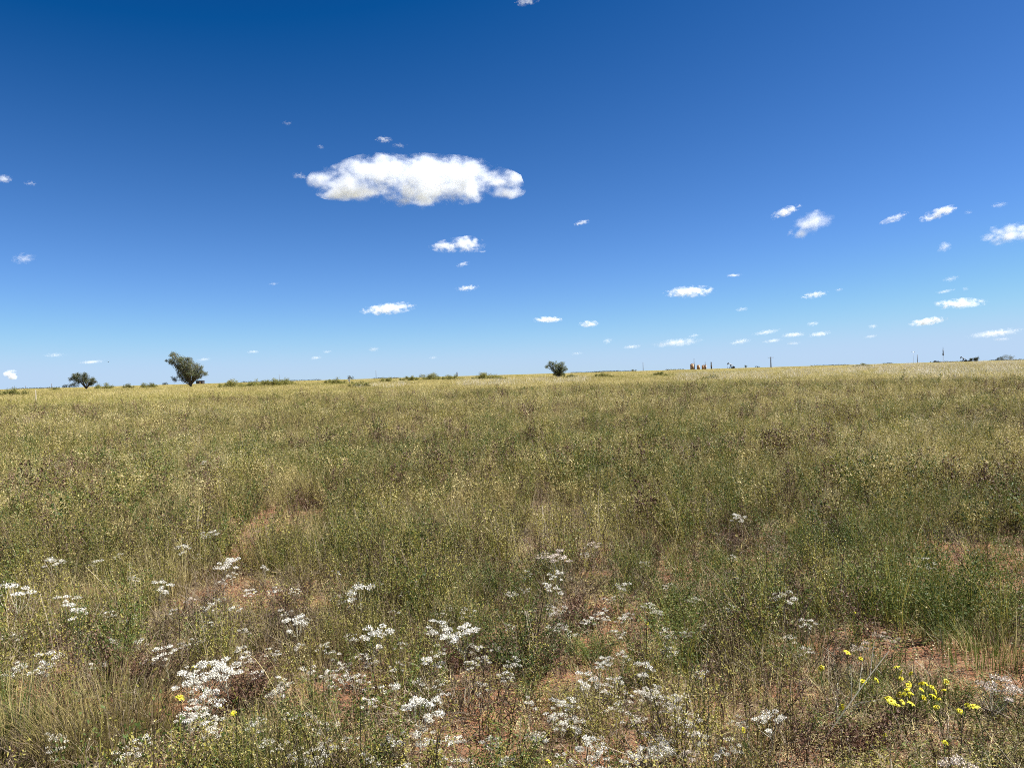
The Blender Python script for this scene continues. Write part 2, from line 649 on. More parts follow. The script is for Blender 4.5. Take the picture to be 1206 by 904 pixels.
def seed_stems(n, h0, h1, spread):
    mb = MB()
    for _ in range(n):
        a, r = U(0, 6.283), spread * math.sqrt(random.random())
        h = U(h0, h1)
        tip = blade(mb, r * math.cos(a), r * math.sin(a), h, h * U(.05, .35), .0024, 0, None, U(.5, 1.5))
        for k in range(14):
            c = Vector(tip) + Vector((U(-.014, .014), U(-.014, .014), U(-.10, .015)))
            u = rdir(.8) * U(.007, .014)
            mb.leaf(c, u, u.cross(rdir()).normalized() * .0022, 1)
    return mb


def far_patch(nb, r, h0, h1, w, weights, leaf=.03):
    mb = MB()
    for _ in range(nb):
        a, q = U(0, 6.283), r * math.sqrt(random.random())
        x, y = q * math.cos(a), q * math.sin(a)
        m = random.choices(range(len(weights)), weights)[0]
        if random.random() < .5:
            h = U(h0, h1)
            blade(mb, x, y, h, h * U(.1, .6), w * U(.6, 1.4), m)
        else:
            u = rdir(.4) * leaf * U(.6, 1.5)
            mb.leaf(Vector((x, y, U(.25, 1.0) ** .7 * h1 * .85)), u, u.cross(rdir()).normalized() * leaf * U(.2, .4), m)
    return mb


def scatter(name, protos, xy, idx, rot, scl, label, cat):
    """points with attributes; a geometry node group puts one of the tufts on each point"""
    coll = bpy.data.collections.new(name + '_tufts')
    for k, (mb, mats) in enumerate(protos):
        o = bpy.data.objects.new('%s_tuft.%03d' % (name, k + 1), mb.mesh(name + '_tuft', mats))
        coll.objects.link(o)
    x, y = xy[:, 0], xy[:, 1]
    pts = np.stack([x, y, H(x, y) - .004], 1).astype(np.float32)
    me = bpy.data.meshes.new(name)
    me.vertices.add(len(pts))
    me.vertices.foreach_set('co', pts.ravel())
    a = me.attributes.new('tuft', 'INT', 'POINT'); a.data.foreach_set('value', idx.astype(np.int32))
    a = me.attributes.new('turn', 'FLOAT_VECTOR', 'POINT'); a.data.foreach_set('vector', rot.astype(np.float32).ravel())
    a = me.attributes.new('size', 'FLOAT_VECTOR', 'POINT'); a.data.foreach_set('vector', scl.astype(np.float32).ravel())
    me.update()
    o = bpy.data.objects.new(name, me)
    COL.objects.link(o)
    ng = bpy.data.node_groups.new(name + '_scatter', 'GeometryNodeTree')
    ng.interface.new_socket('Geometry', in_out='INPUT', socket_type='NodeSocketGeometry')
    ng.interface.new_socket('Geometry', in_out='OUTPUT', socket_type='NodeSocketGeometry')
    n, l = ng.nodes, ng.links
    gi, go = n.new('NodeGroupInput'), n.new('NodeGroupOutput')
    ci = n.new('GeometryNodeCollectionInfo')
    ci.inputs['Collection'].default_value = coll
    ci.inputs['Separate Children'].default_value = True
    ci.inputs['Reset Children'].default_value = True
    ip = n.new('GeometryNodeInstanceOnPoints')
    ip.inputs['Pick Instance'].default_value = True

    def attr(nm, ty):
        q = n.new('GeometryNodeInputNamedAttribute')
        q.data_type = ty
        q.inputs['Name'].default_value = nm
        return q.outputs['Attribute']
    l.new(gi.outputs[0], ip.inputs['Points'])
    l.new(ci.outputs[0], ip.inputs['Instance'])
    l.new(attr('tuft', 'INT'), ip.inputs['Instance Index'])
    l.new(attr('turn', 'FLOAT_VECTOR'), ip.inputs['Rotation'])
    l.new(attr('size', 'FLOAT_VECTOR'), ip.inputs['Scale'])
    l.new(ip.outputs[0], go.inputs[0])
    md = o.modifiers.new('scatter', 'NODES')
    md.node_group = ng
    tag(o, label, cat, kind='stuff')
    return o


HALF = math.radians(46)


def wedge(n, r0, r1):
    r = np.sqrt(RNG.uniform(r0 * r0, r1 * r1, n))
    a = RNG.uniform(-HALF, HALF, n)
    return np.stack([r * np.sin(a), r * np.cos(a)], 1)


def ring_pts(spec):
    """spec: list of (r0, r1, per square metre)"""
    out = []
    for r0, r1, d in spec:
        out.append(wedge(int(HALF * (r1 * r1 - r0 * r0) * d), r0, r1))
    return np.concatenate(out)


def place(xy, keep):
    return xy[RNG.random(len(xy)) < keep]


def turns(n, tilt=.12):
    return np.stack([RNG.normal(0, tilt, n), RNG.normal(0, tilt, n), RNG.uniform(0, 6.283, n)], 1)


def sizes(n, a, b, za=.85, zb=1.2):
    s = RNG.uniform(a, b, n)
    return np.stack([s, s, s * RNG.uniform(za, zb, n)], 1)


# green and dark patches read off the photo (pixel, radius m, strength)
GREEN = [(ground_at(px, py), r, s) for px, py, r, s in
         [(1150, 745, .9, 1.2), (1110, 850, .6, .9), (1060, 690, 1.1, 1.0), (970, 690, 1.0, .8), (940, 730, .6, .6), (770, 750, .5, .8), (800, 700, .6, .5), (620, 770, .6, .7), (300, 620, .8, .7), (20, 850, .6, .9),
          (330, 880, .5, .5), (70, 770, .5, .4), (1190, 620, 1.5, .6), (590, 690, .8, .5), (480, 640, 1.2, .4), (100, 600, 1.5, .3), (860, 600, 2, .4)]]


LOWER = [(ground_at(px, py), r, f) for px, py, r, f in [(1080, 835, .55, .6), (1080, 875, .5, .6), (130, 895, .48, .18), (240, 850, .40, .45), (1000, 840, .3, .6), (1160, 830, .35, .5), (272, 735, .42, .4), (283, 705, .30, .5), (740, 760, .4, .5), (585, 850, .45, .5)]]


def lower(x, y):
    h = np.ones_like(x)
    for p, r, f in LOWER:
        d = np.hypot(x - p.x, y - p.y) / r
        h = np.minimum(h, np.where(d < 1, f, np.clip(f + (d - 1) * 2, f, 1)))
    return h * np.where(np.hypot(x, y) < 2.9, .6, 1.0)


def green_w(x, y):
    g = .35 + .5 * fbm(x, y, 7.0, 5)
    for p, r, s in GREEN:
        g = g + s * np.exp(-(((x - p.x) / r) ** 2 + ((y - p.y) / (r * 1.3)) ** 2))
    return g


def near_fade(x, y, a, b):
    return np.clip((np.hypot(x, y) - a) / (b - a), 0, 1)


def build_vegetation():
    # ---- grasses
    P = []
    for _ in range(4): P.append((grass_tuft(34, .12, .36, .05, .0030, [5, 1, 1]), [M_STRAW, M_OLIVE, M_TWIG]))
    for _ in range(3): P.append((grass_tuft(46, .10, .30, .07, .0034, [1, 2, 4]), [M_STRAW, M_OLIVE, M_GREEN]))
    for _ in range(3): P.append((seed_stems(7, .30, .58, .10), [M_STRAW, M_BUD]))
    for _ in range(4): P.append((far_patch(150, .55, .16, .46, .010, [5, 4, 1]), [M_STRAW, M_OLIVE, M_TWIG]))
    for _ in range(2): P.append((far_patch(150, .55, .14, .40, .010, [2, 5, 3]), [M_STRAW, M_OLIVE, M_GREEN]))
    parts = []
    xy = ring_pts([(2.0, 7, 52), (7, 14, 52), (14, 30, 25), (30, 48, 9)])
    x, y = xy.T
    xy = place(xy, (1 - bare(x, y) * .88) * np.clip(.70 + .5 * fbm(x, y, 3.0, 3), .15, 1))
    x, y = xy.T
    g = green_w(x, y)
    r = np.hypot(x, y)
    kind = np.where(RNG.random(len(x)) < np.clip(g * .7, .06, .93), RNG.integers(4, 7, len(x)), RNG.integers(0, 4, len(x)))
    kind = np.where(RNG.random(len(x)) < np.where(r > 8, .085, .04), RNG.integers(7, 10, len(x)), kind)
    s = sizes(len(x), .75, 1.3)
    s *= (1 + .55 * np.clip((r - 14) / 25, 0, 1))[:, None] * np.clip(.72 + r * .028, .72, 1.05)[:, None]
    s[:, 2] /= (1 + .3 * np.clip((r - 14) / 25, 0, 1))
    s[:, 2] *= np.clip(.86 + .5 * fbm(x, y, 1.1, 61), .4, 1.5) * lower(x, y)
    parts.append((xy, kind, turns(len(x)), s))
    xy = ring_pts([(26, 60, 1.5), (60, 140, .75)])
    x, y = xy.T
    kind = np.where(fbm(x, y, 22, 8) + RNG.normal(0, .35, len(x)) > .25, RNG.integers(14, 16, len(x)), RNG.integers(10, 14, len(x)))
    s = sizes(len(x), .9, 1.4)
    s[:, :2] *= (1 + np.hypot(x, y) / 160)[:, None]
    s[:, 2] *= .72 + .22 * fbm(x, y, 14, 4)
    s[:, 2] *= np.clip(1.15 - np.hypot(x, y) / 260, .6, 1)
    parts.append((xy, kind, turns(len(x), .03), s))
    xy = ring_pts([(140, 420, .075)])
    x, y = xy.T
    s = sizes(len(x), 3.0, 5.0)
    s[:, 2] = RNG.uniform(.45, .75, len(x))
    parts.append((xy, RNG.integers(10, 16, len(x)), turns(len(x), .0), s))
    cat = [np.concatenate([p[i] for p in parts]) for i in range(4)]
    scatter('meadow_grass', P, *cat, 'dry tan and olive prairie grass covering the whole field', 'grass')
    # ---- weeds
    P = []
    for _ in range(4): P.append((forb(11, .18, .38, .14, .0105, 44, .30), [M_TWIG, M_OLIVE, M_BUD]))
    for _ in range(3): P.append((forb(11, .16, .33, .14, .0115, 44, .14), [M_OLIVE, M_GREEN, M_BUD]))
    for _ in range(2): P.append((forb(10, .14, .30, .13, .0105, 36, .10), [M_TWIG, M_RUST, M_STRAW]))
    for _ in range(2): P.append((mat_leaves(150, .18, .022, [3, 2, 1]), [M_OLIVE, M_GREEN, M_STRAW]))
    for _ in range(3): P.append((forb(8, .18, .36, .16, .019, 28, .26), [M_TWIG, M_OLIVE, M_BUD]))
    for _ in range(2): P.append((forb(8, .18, .34, .16, .020, 28, .12), [M_OLIVE, M_GREEN, M_BUD]))
    P.append((forb(8, .16, .34, .16, .024, 26, .3), [M_TWIG, M_RUST, M_STRAW]))
    P.append((forb(9, .20, .38, .15, .022, 28, .5), [M_STRAW, M_STRAW, M_OLIVE]))
    xy = ring_pts([(2.0, 8, 80), (8, 16, 70), (16, 30, 32), (30, 45, 10)])
    x, y = xy.T
    xy = place(xy, (1 - bare(x, y) * .84) * np.clip(.72 + .75 * fbm(x, y, 1.0, 31), .06, 1))
    x, y = xy.T
    r = np.hypot(x, y)
    kind = np.where(RNG.random(len(x)) < np.clip(green_w(x, y) * .6, .05, .9), RNG.integers(4, 7, len(x)), RNG.integers(0, 4, len(x)))
    kind = np.where(RNG.random(len(x)) < np.clip(.12 + .3 * fbm(x, y, 2.2, 77), .02, .4), RNG.integers(7, 9, len(x)), kind)
    kind = np.where(RNG.random(len(x)) < np.where(r < 10, .16, .0), RNG.integers(9, 11, len(x)), kind)
    far_kind = np.select([kind < 4, kind < 7, kind < 9], [np.where(RNG.random(len(x)) < .35, 17, RNG.integers(11, 14, len(x))), RNG.integers(14, 16, len(x)), np.full(len(x), 16)], kind)
    kind = np.where(RNG.random(len(x)) < np.clip((r - 6.5) / 5, 0, .85), far_kind, kind)
    s = sizes(len(x), .75, 1.35) * (1 + .6 * np.clip((r - 14) / 25, 0, 1))[:, None]
    s[:, 2] /= (1 + .3 * np.clip((r - 14) / 25, 0, 1))
    s *= np.clip(1 + .45 * fbm(x, y, .8, 67), .5, 1.55)[:, None]
    s[:, 2] *= lower(x, y)
    scatter('low_weeds', P, xy, kind, turns(len(x)), s, 'bushy low olive weeds with tiny leaves and pale buds among the grass', 'weeds')
    # ---- twigs and straw on the ground
    P = []
    for _ in range(4): P.append((twigs(7, .30, .16), [M_TWIG]))
    for _ in range(3): P.append((straw_litter(70, .25), [M_STRAW, M_TWIG]))
    xy = ring_pts([(2.0, 8, 110), (8, 15, 40), (15, 28, 8)])
    x, y = xy.T
    xy = place(xy, np.clip(.6 + .5 * fbm(x, y, 1.3, 55) - .35 * bare(x, y), .1, 1))
    x, y = xy.T
    b = bare(x, y)
    kind = np.where(RNG.random(len(x)) < np.clip(.40 + .1 * b, 0, 1), RNG.integers(4, 7, len(x)), RNG.integers(0, 4, len(x)))
    scatter('dead_twigs', P, xy, kind, turns(len(x), .15), sizes(len(x), .6, 1.15), 'grey brown dead twigs and fallen straw on the sand', 'twigs')


build_vegetation()


# ------------------------------------------------------------------ clouds
def cloud(name, px, py, w, h, label, group=None, tau=8.0, thr=.15, blobs=None, tilt=0.0, seed=0, rough=.56):
    el = math.asin(max(.035, ray(px, py).z))
    dist = min(1500 / math.sin(el), 13000.0)
    mpp = dist / FPX
    c = CPOS + ray(px, py) * dist
    hw, hh = w * mpp / 2, h * mpp / 2
    hd = min(hw, max(hh * 1.6, hw * .7))
    right = CR.copy()
    blobs = blobs or [(0, -.05, 1.0, .95)]
    bm = bmesh.new()
    pts = []
    for bx, bz, br, bh in blobs:
        for k in range(70):
            g = (k + .5) / 70
            ph = math.acos(1 - 2 * g)
            th = math.pi * (1 + 5 ** .5) * k
            pts.append(Vector(((bx + br * 1.12 * math.sin(ph) * math.cos(th)) * hw, (min(1.0, br * 1.3) * 1.12 * math.sin(ph) * math.sin(th)) * hd, (bz + bh * 1.12 * math.cos(ph)) * hh)))
    for p in pts:
        bm.verts.new(p)
    r = bmesh.ops.convex_hull(bm, input=bm.verts)
    bmesh.ops.delete(bm, geom=list({g for g in r['geom_interior'] + r['geom_unused'] if isinstance(g, bmesh.types.BMVert)}), context='VERTS')
    me = bpy.data.meshes.new(name)
    bm.to_mesh(me)
    bm.free()
    m, n, l = new_mat('cloud_vapour')
    out = n.new('ShaderNodeOutputMaterial')
    tc = n.new('ShaderNodeTexCoord')
    mp = n.new('ShaderNodeVectorMath'); mp.operation = 'MULTIPLY'
    mp.inputs[1].default_value = (1 / hw, 1 / hd, 1 / hh)
    l.new(tc.outputs['Object'], mp.inputs[0])
    # shape: the strongest of the lobes, 1 in the middle, 0 at the rim
    cur = None
    for bx, bz, br, bh in blobs:
        s = n.new('ShaderNodeVectorMath'); s.operation = 'SUBTRACT'; s.inputs[1].default_value = (bx, 0, bz)
        l.new(mp.outputs[0], s.inputs[0])
        d = n.new('ShaderNodeVectorMath'); d.operation = 'MULTIPLY'; d.inputs[1].default_value = (1 / br, 1 / min(1.0, br * 1.3), 1 / bh)
        l.new(s.outputs[0], d.inputs[0])
        ln = n.new('ShaderNodeVectorMath'); ln.operation = 'LENGTH'
        l.new(d.outputs[0], ln.inputs[0])
        if cur is None:
            cur = ln.outputs['Value']
        else:
            mn = n.new('ShaderNodeMath'); mn.operation = 'SMOOTH_MIN'; mn.inputs[2].default_value = .25
            l.new(cur, mn.inputs[0]); l.new(ln.outputs['Value'], mn.inputs[1])
            cur = mn.outputs[0]
    nz = n.new('ShaderNodeTexNoise')
    nz.noise_dimensions = '4D'
    nz.inputs['W'].default_value = seed * 3.17 + 1.3
    nz.inputs['Scale'].default_value = 1.0
    nz.inputs['Detail'].default_value = 4.5 if w > 100 else 2.0
    nz.inputs['Roughness'].default_value = rough
    nm = n.new('ShaderNodeVectorMath'); nm.operation = 'MULTIPLY'
    q = (1.25 if w > 100 else 1.5) / hh
    nm.inputs[1].default_value = (q * .75, q * .75, q * 1.15)
    l.new(tc.outputs['Object'], nm.inputs[0])
    l.new(nm.outputs[0], nz.inputs['Vector'])
    # density = tau * smoothstep(1 - dist + (noise-.5)*k)
    a1 = n.new('ShaderNodeMath'); a1.operation = 'MULTIPLY_ADD'
    a1.inputs[1].default_value = 5.0 if w > 100 else 3.2
    a1.inputs[2].default_value = -.5 * a1.inputs[1].default_value
    l.new(nz.outputs[0], a1.inputs[0])
    a2 = n.new('ShaderNodeMath'); a2.operation = 'SUBTRACT'
    l.new(a1.outputs[0], a2.inputs[0]); l.new(cur, a2.inputs[1])
    mr = n.new('ShaderNodeMapRange'); mr.interpolation_type = 'SMOOTHSTEP'
    mr.inputs[1].default_value = -1.0 + thr
    mr.inputs[2].default_value = -1.0 + thr + (2.0 if w > 40 else 1.6)
    mr.inputs[3].default_value = 0
    mr.inputs[4].default_value = tau / (2 * hh)
    l.new(a2.outputs[0], mr.inputs[0])
    vol = n.new('ShaderNodeVolumePrincipled')
    vol.inputs['Color'].default_value = (.85, .88, .935, 1)
    vol.inputs['Anisotropy'].default_value = -.05
    l.new(mr.outputs[0], vol.inputs['Density'])
    l.new(vol.outputs[0], out.inputs['Volume'])
    me.materials.append(m)
    o = bpy.data.objects.new(name, me)
    o.location = c
    fl = Vector((c.x, c.y, 0)).normalized()
    o.rotation_euler = (0, 0, math.atan2(-fl.x, fl.y))
    if tilt:
        o.rotation_euler = (Matrix.Rotation(math.atan2(-fl.x, fl.y), 4, 'Z') @ Matrix.Rotation(-tilt, 4, 'Y')).to_euler()
    COL.objects.link(o)
    tag(o, label, 'cloud', group)
    return o



cloud('cloud', 494, 214, 234, 54, 'largest ragged white cloud, high over the middle of the field', tau=10, seed=1, thr=.02,
      blobs=[(-.72, -.02, .32, .62), (-.35, .25, .42, .75), (.05, .05, .50, .90), (.42, .12, .40, .78), (.05, -.55, .38, .45), (.70, .08, .28, .34), (.84, -.38, .18, .32), (-.78, -.45, .2, .25), (-.55, -.35, .4, .4)])
cloud('cloud', 540, 289, 70, 20, 'bright flat cloud with a lumpy top just beneath the largest cloud', tau=7, seed=2, thr=.10, blobs=[(-.42, -.1, .52, .68), (.25, .12, .60, .85), (.82, -.75, .2, .3)])
NAMED_CLOUDS = [
    (955, 264, 50, 30, 6, .15, 'wedge shaped white cloud beside a slanting streak of cloud', [(.1, .1, .85, .75), (-.5, -.4, .5, .5)]),
    (925, 249, 32, 10, 5, .3, 'slanting white streak just above the wedge shaped cloud', None),
    (1190, 275, 48, 22, 9, 0., 'bright white cloud cut off by the edge of the photo', None),
    (1105, 251, 34, 11, 6, .25, 'slanting bright cloudlet above the cut-off cloud', None),
    (1053, 257, 28, 8, 4, .25, 'thin slanting cloud wisp between the wedge cloud and the bright slanting cloudlet', None),
    (812, 343, 56, 14, 8, 0., 'long flat white cloud alone in the sky above the rusty tanks', None),
    (458, 363, 63, 14, 8, .08, 'long flat white cloud with a humped end, low below the largest cloud', None),
    (645, 376, 34, 8, 6, 0., 'small flat cloud nearly above the lone round tree', None),
    (694, 381, 24, 9, 6, 0., 'small rounded cloud next to the flat cloud above the lone round tree', None),
    (797, 403, 58, 10, 3, .06, 'long thin cloud bank low over the rusty tanks', None),
    (1131, 357, 46, 11, 7, 0., 'flat white cloud high above the tall mast', None),
    (1093, 378, 34, 9, 6, .1, 'small flat cloud below the one above the tall mast', None),
    (1172, 392, 48, 8, 4, .08, 'long thin streak of cloud low over the bushes by the dark round tree', None),
    (959, 347, 28, 8, 4, .1, 'small slanting cloudlet midway below the wedge shaped cloud', None),
    (864, 324, 17, 4, 3, 0., 'tiny streak just above and beside the long flat cloud over the tanks', None),
    (1112, 291, 13, 11, 3, .5, 'small curling puff beside the cut-off cloud', None),
    (685, 262, 20, 6, 3, .15, 'small lone wisp level with the gap between the two highest large clouds', None),
    (452, 164, 20, 7, 2.5, 0., 'small wisp hovering just above the largest cloud', None),
    (353, 207, 16, 8, 1.4, 0., 'faint broken puff off the pointed end of the largest cloud', None),
    (28, 304, 22, 11, 1.6, .2, 'faint isolated wisp high above the small spreading tree', None),
    (3, 210, 18, 9, 3, 0., 'small white puff cut by the edge high over the stake', None),
    (620, 1, 26, 9, 3, 0., 'white wisp at the very top of the sky', None),
    (13, 441, 15, 13, 14, 0., 'small round white puff with a grey base just above the horizon', [(-.1, .1, .75, .8), (.2, -.5, .7, .35)]),
    (550, 339, 28, 7, 4, .08, 'small flat wisp between the lumpy flat cloud and the horizon', None),
    (545, 311, 17, 6, 3, .25, 'tiny slanting wisp directly under the lumpy flat cloud', None),
]
for k, (px, py, w, h, ta, ti, lab, bl) in enumerate(NAMED_CLOUDS):
    cloud('cloud', px, py, w, h, lab, tau=ta * (.75 if ta > 4.5 else .5), tilt=ti, seed=10 + k, blobs=bl, thr=.10)
WISPS = [(470, 171, 18, 5, 1.2), (874, 364, 15, 6, 2.5), (1177, 241, 15, 6, 2.5), (1120, 328, 15, 6, 3), (1113, 343, 19, 4, 2), (1137, 340, 6, 5, 2.5), (1105, 357, 10, 6, 3), (988, 341, 9, 4, 2),
         (957, 381, 13, 6, 4), (902, 391, 30, 6, 3), (934, 394, 26, 6, 4.5), (965, 393, 24, 6, 5), (910, 401, 22, 5, 2.5), (872, 402, 24, 6, 3), (934, 404, 16, 4, 2), (1028, 384, 10, 5, 4), (1025, 396, 15, 4, 2),
         (1180, 399, 17, 4, 2), (745, 408, 22, 5, 3), (817, 395, 14, 5, 2.5), (440, 411, 14, 6, 4), (716, 401, 13, 7, 4), (372, 421, 14, 5, 2.5), (298, 414, 15, 4, 2), (108, 426, 24, 4, 2.5), (65, 418, 22, 5, 1.5),
         (240, 423, 16, 4, 2), (36, 216, 12, 5, 1.5), (322, 334, 11, 4, 1.5), (338, 145, 11, 5, 1.2), (378, 173, 8, 6, 1.5), (679, 416, 15, 4, 1.5), (385, 414, 12, 4, 2), (510, 421, 10, 4, 1.8), (1140, 250, 9, 5, 1.2)]
for k, (px, py, w, h, ta) in enumerate(WISPS):
    cloud('cloud', px, py, w, h, 'tiny faint wisp of cloud, one of many scattered over the lower sky', 'tiny faint cloud wisps', tau=ta * .32, tilt=random.uniform(0, .15), seed=60 + k, thr=.08)


# ------------------------------------------------------------------ trees and shrubs on the prairie
def eyey(px):
    return 441.0 + (603.0 - px) * .029


def gpos(px, D, sink=0.0):
    d = ray(px, eyey(px))
    x = d.x / d.y * D
    return Vector((x, D, float(H(x, D)) - sink))


def woody(name, label, cat, base_px, base_py, D, clumps, zoom, mats, leaf=.10, dens=1.0, fork=(0, 6), trunk_r=.12, dry=.25, group=None, limbs=True, depth=.8):
    """tree or shrub: clumps are (x, y, radius) in the photo through zoom = (x0, y0, scale)"""
    g = gpos(base_px, D)
    root = thing(name, label, cat, g, group=group)
    mpp = D / FPX
    tb, cb = MB(), MB()
    top = Vector((fork[0] * mpp, 0, fork[1] * mpp))
    if limbs:
        tb.tube([(0, 0, -.25), tuple(top * .5 + Vector((.05, 0, 0))), tuple(top)], trunk_r, trunk_r * .75, 7)
    for cx, cy_, cr in clumps:
        px, py, r = zoom[0] + cx / zoom[2], zoom[1] + cy_ / zoom[2], 1.12 * cr / zoom[2] * mpp
        off = (CR * (px - base_px) + CU * (base_py - py)) * mpp
        c = Vector((off.x, random.uniform(-1, 1) * r * 1.6 * depth, max(off.z, r * .4)))
        if limbs:
            st = top * random.uniform(.45, 1.0)
            mid = st.lerp(c, .5) + Vector((random.uniform(-.1, .1), random.uniform(-.1, .1), .12 * (c - st).length))
            tb.tube([st, mid, c], trunk_r * .42, .014, 5)
            for _ in range(5):
                e = c + rdir(.3) * r * 1.15
                m2 = c.lerp(e, .5) + rdir() * r * .12
                tb.tube([c.lerp(st, random.uniform(0, .35)), m2, e], .016, .006, 3, 0, False)
        n = int(190 * dens * (r / .3) ** 2 * (.10 / leaf) ** 2) + 16
        lumps = [c + rdir() * r * random.uniform(.2, .95) for _ in range(7)]
        for _ in range(n):
            q = random.choice(lumps)
            p = q + rdir() * r * .72 * random.random() ** .6
            u = rdir(.15) * leaf * random.uniform(.5, 1.3)
            cb.leaf(p, u, u.cross(rdir()).normalized() * leaf * random.uniform(.18, .36), 1 if random.random() < dry else 0)
    if limbs:
        obj('trunk', (tb, M_BARK, True), root)
    obj('crown' if limbs else 'foliage', (cb, mats), root)
    return root


woody('mesquite_tree', 'tall wind-bent mesquite tree with a ragged crown leaning to one side', 'tree', 224.2, 458.0, 108,
      [(370, 210, 55), (300, 330, 45), (350, 340, 55), (430, 260, 60), (460, 310, 60), (530, 330, 80), (600, 330, 70), (640, 310, 50), (560, 420, 90), (640, 450, 100), (480, 440, 55), (440, 420, 40),
       (690, 400, 60), (760, 430, 70), (790, 500, 85), (840, 450, 45), (890, 510, 45), (880, 570, 55), (760, 580, 90), (640, 560, 90), (540, 560, 65), (470, 600, 50), (400, 645, 50), (500, 650, 40), (620, 640, 70), (720, 650, 60), (250, 325, 28), (330, 225, 25), (500, 310, 45), (560, 370, 60), (600, 480, 70), (700, 510, 80), (820, 610, 45), (560, 640, 45), (400, 370, 30), (455, 490, 30), (420, 540, 25)],
      (180, 405, 15.06), [M_MESQ, M_MESQ_DRY], leaf=.12, fork=(.3, 5.0), trunk_r=.20, dry=.3, dens=1.2)
woody('mesquite_tree', 'small open mesquite tree with a spreading crown near the dark low bushes', 'tree', 101.8, 459.5, 115,
      [(690, 500, 45), (670, 545, 40), (760, 510, 60), (820, 480, 55), (860, 540, 70), (760, 560, 45), (930, 470, 45), (950, 530, 65), (900, 590, 65), (980, 580, 60), (1040, 560, 45), (1065, 590, 35), (1020, 620, 45), (950, 640, 40), (820, 590, 45)],
      (40, 410, 15.06), [M_MESQ, M_MESQ_DRY], leaf=.12, fork=(0, 3.2), trunk_r=.14, dry=.28, dens=1.3)
woody('mesquite_tree', 'lone round-crowned green tree standing by itself in the middle distance', 'tree', 657.3, 444.9, 112,
      [(280, 330, 50), (330, 300, 50), (350, 240, 40), (400, 250, 50), (380, 350, 60), (450, 280, 60), (490, 320, 70), (440, 390, 60), (560, 300, 60), (600, 270, 60), (660, 270, 50), (620, 340, 70), (690, 340, 50), (560, 380, 60), (640, 410, 60), (740, 380, 40), (700, 400, 40), (620, 440, 50), (490, 215, 18), (480, 450, 55), (560, 460, 60), (640, 470, 50), (520, 500, 50), (600, 520, 50), (450, 510, 45), (670, 510, 45), (560, 560, 40), (515, 400, 60), (550, 440, 65), (600, 450, 60)],
      (630, 415, 20.1), [M_SHRUB, M_MESQ], leaf=.11, fork=(-.4, 2), trunk_r=.11, dry=.15, dens=.8)


def shrub(px, wpx, hpx, D, label, group=None, mats=None, name='shrub'):
    n = max(3, int(wpx / hpx * 3))
    cl = []
    for k in range(n):
        t = (k + .5) / n * 2 - 1
        hh = hpx * 1.12 * (1 - .55 * t * t) * random.uniform(.6, 1.0)
        cl.append((px + t * wpx * .5 + random.uniform(-1, 1), -hh * random.uniform(.35, .75), hh * .5))
    return woody(name, label, 'shrub', px, 0, D, cl, (0, 0, 1), mats or [M_SHRUB, M_OLIVE], leaf=.09 if D < 300 else .35, dens=1.1 if D < 300 else .6, limbs=False, group=group, dry=.4)


SH = [(8, 52, 9, 75, 'low dark green shrub near the pale stake'), (64, 14, 4, 120, 'tiny brownish shrub on the horizon near the spreading tree'), (122, 24, 7, 112, 'low olive shrub tucked against the spreading tree'),
      (151, 14, 6, 112, 'small round shrub midway between the two larger mesquite trees'), (175, 18, 8, 105, 'rounded olive shrub next to the wind-bent tree'), (272, 34, 9, 92, 'broad low green shrub next to the wind-bent tree'),
      (298, 20, 7, 95, 'low green shrub between two broader shrubs'), (316, 34, 9, 98, 'broad green shrub below a distant utility pole'), (336, 22, 9, 100, 'tallest of the green shrubs below a distant utility pole'),
      (395, 26, 6, 110, 'flat olive shrub before the white marker'), (424, 26, 8, 78, 'grey green low shrub in front of the white marker'), (456, 17, 6, 115, 'small round shrub under the tall thin pole'),
      (484, 28, 6, 120, 'low brown green shrub beside the dark humped shrub'), (508, 24, 10, 125, 'dark humped shrub with a raised tip on the horizon'), (530, 34, 6, 120, 'low wide shrub beneath the short thick post'),
      (575, 40, 8, 108, 'broad dark shrub nearest the lone round tree'), (622, 40, 6, 48, 'pale low shrub amid white flower drift'), (672, 18, 4, 110, 'flat green shrub close behind the lone round tree'),
      (710, 24, 5, 105, 'flat shrub beyond the lone round tree'), (777, 20, 5, 100, 'thin low shrub between the lone round tree and the rusty tanks'), (837, 24, 6, 64, 'low dark shrub in the grass before the pumpjack'),
      (874, 28, 9, 42, 'grey green shrub at the edge of the pale flower drift'), (1015, 22, 4, 140, 'faint dark shrub on the rise of grass')]
for px, w, h, D, lab in SH:
    shrub(px, w, h, D, lab, 'low shrubs on the prairie')

# far trees and bushes near the oil field
woody('distant_tree', 'dark round tree clump on the horizon beside the far pumpjack', 'tree', 1148, 421.5, 600, [(1145, 419.5, 2.2), (1148, 419, 2.6), (1151.5, 419.6, 2.4), (1142, 421, 1.5)], (0, 0, 1), [M_FARTREE, M_MESQ], leaf=.5, fork=(0, 1), trunk_r=.25, dens=2)
shrub(1177, 9, 5, 560, 'dark low bush on the horizon past the dark round tree', mats=[M_FARTREE, M_MESQ])
shrub(1186, 9, 8, 560, 'pale twiggy bush on the horizon next to a dark low bush', mats=[M_MESQ, M_MESQ_DRY])
shrub(1101, 10, 2.6, 600, 'flat dark bush on the horizon before the tall mast', mats=[M_FARTREE, M_FARTREE])
shrub(85, 15, 7, 420, 'black-looking low bush behind the spreading tree', mats=[M_FARTREE, M_FARTREE])
shrub(77, 5, 5, 420, 'small black-looking bush at the end of a longer dark bush', mats=[M_FARTREE, M_FARTREE])
shrub(194.5, 7, 4, 420, 'small dark hump of bush alone on the horizon near the wind-bent tree', mats=[M_FARTREE, M_FARTREE])
shrub(746, 4, 3, 500, 'tiny dark bush next to a thin pole on the horizon', mats=[M_FARTREE, M_MESQ])
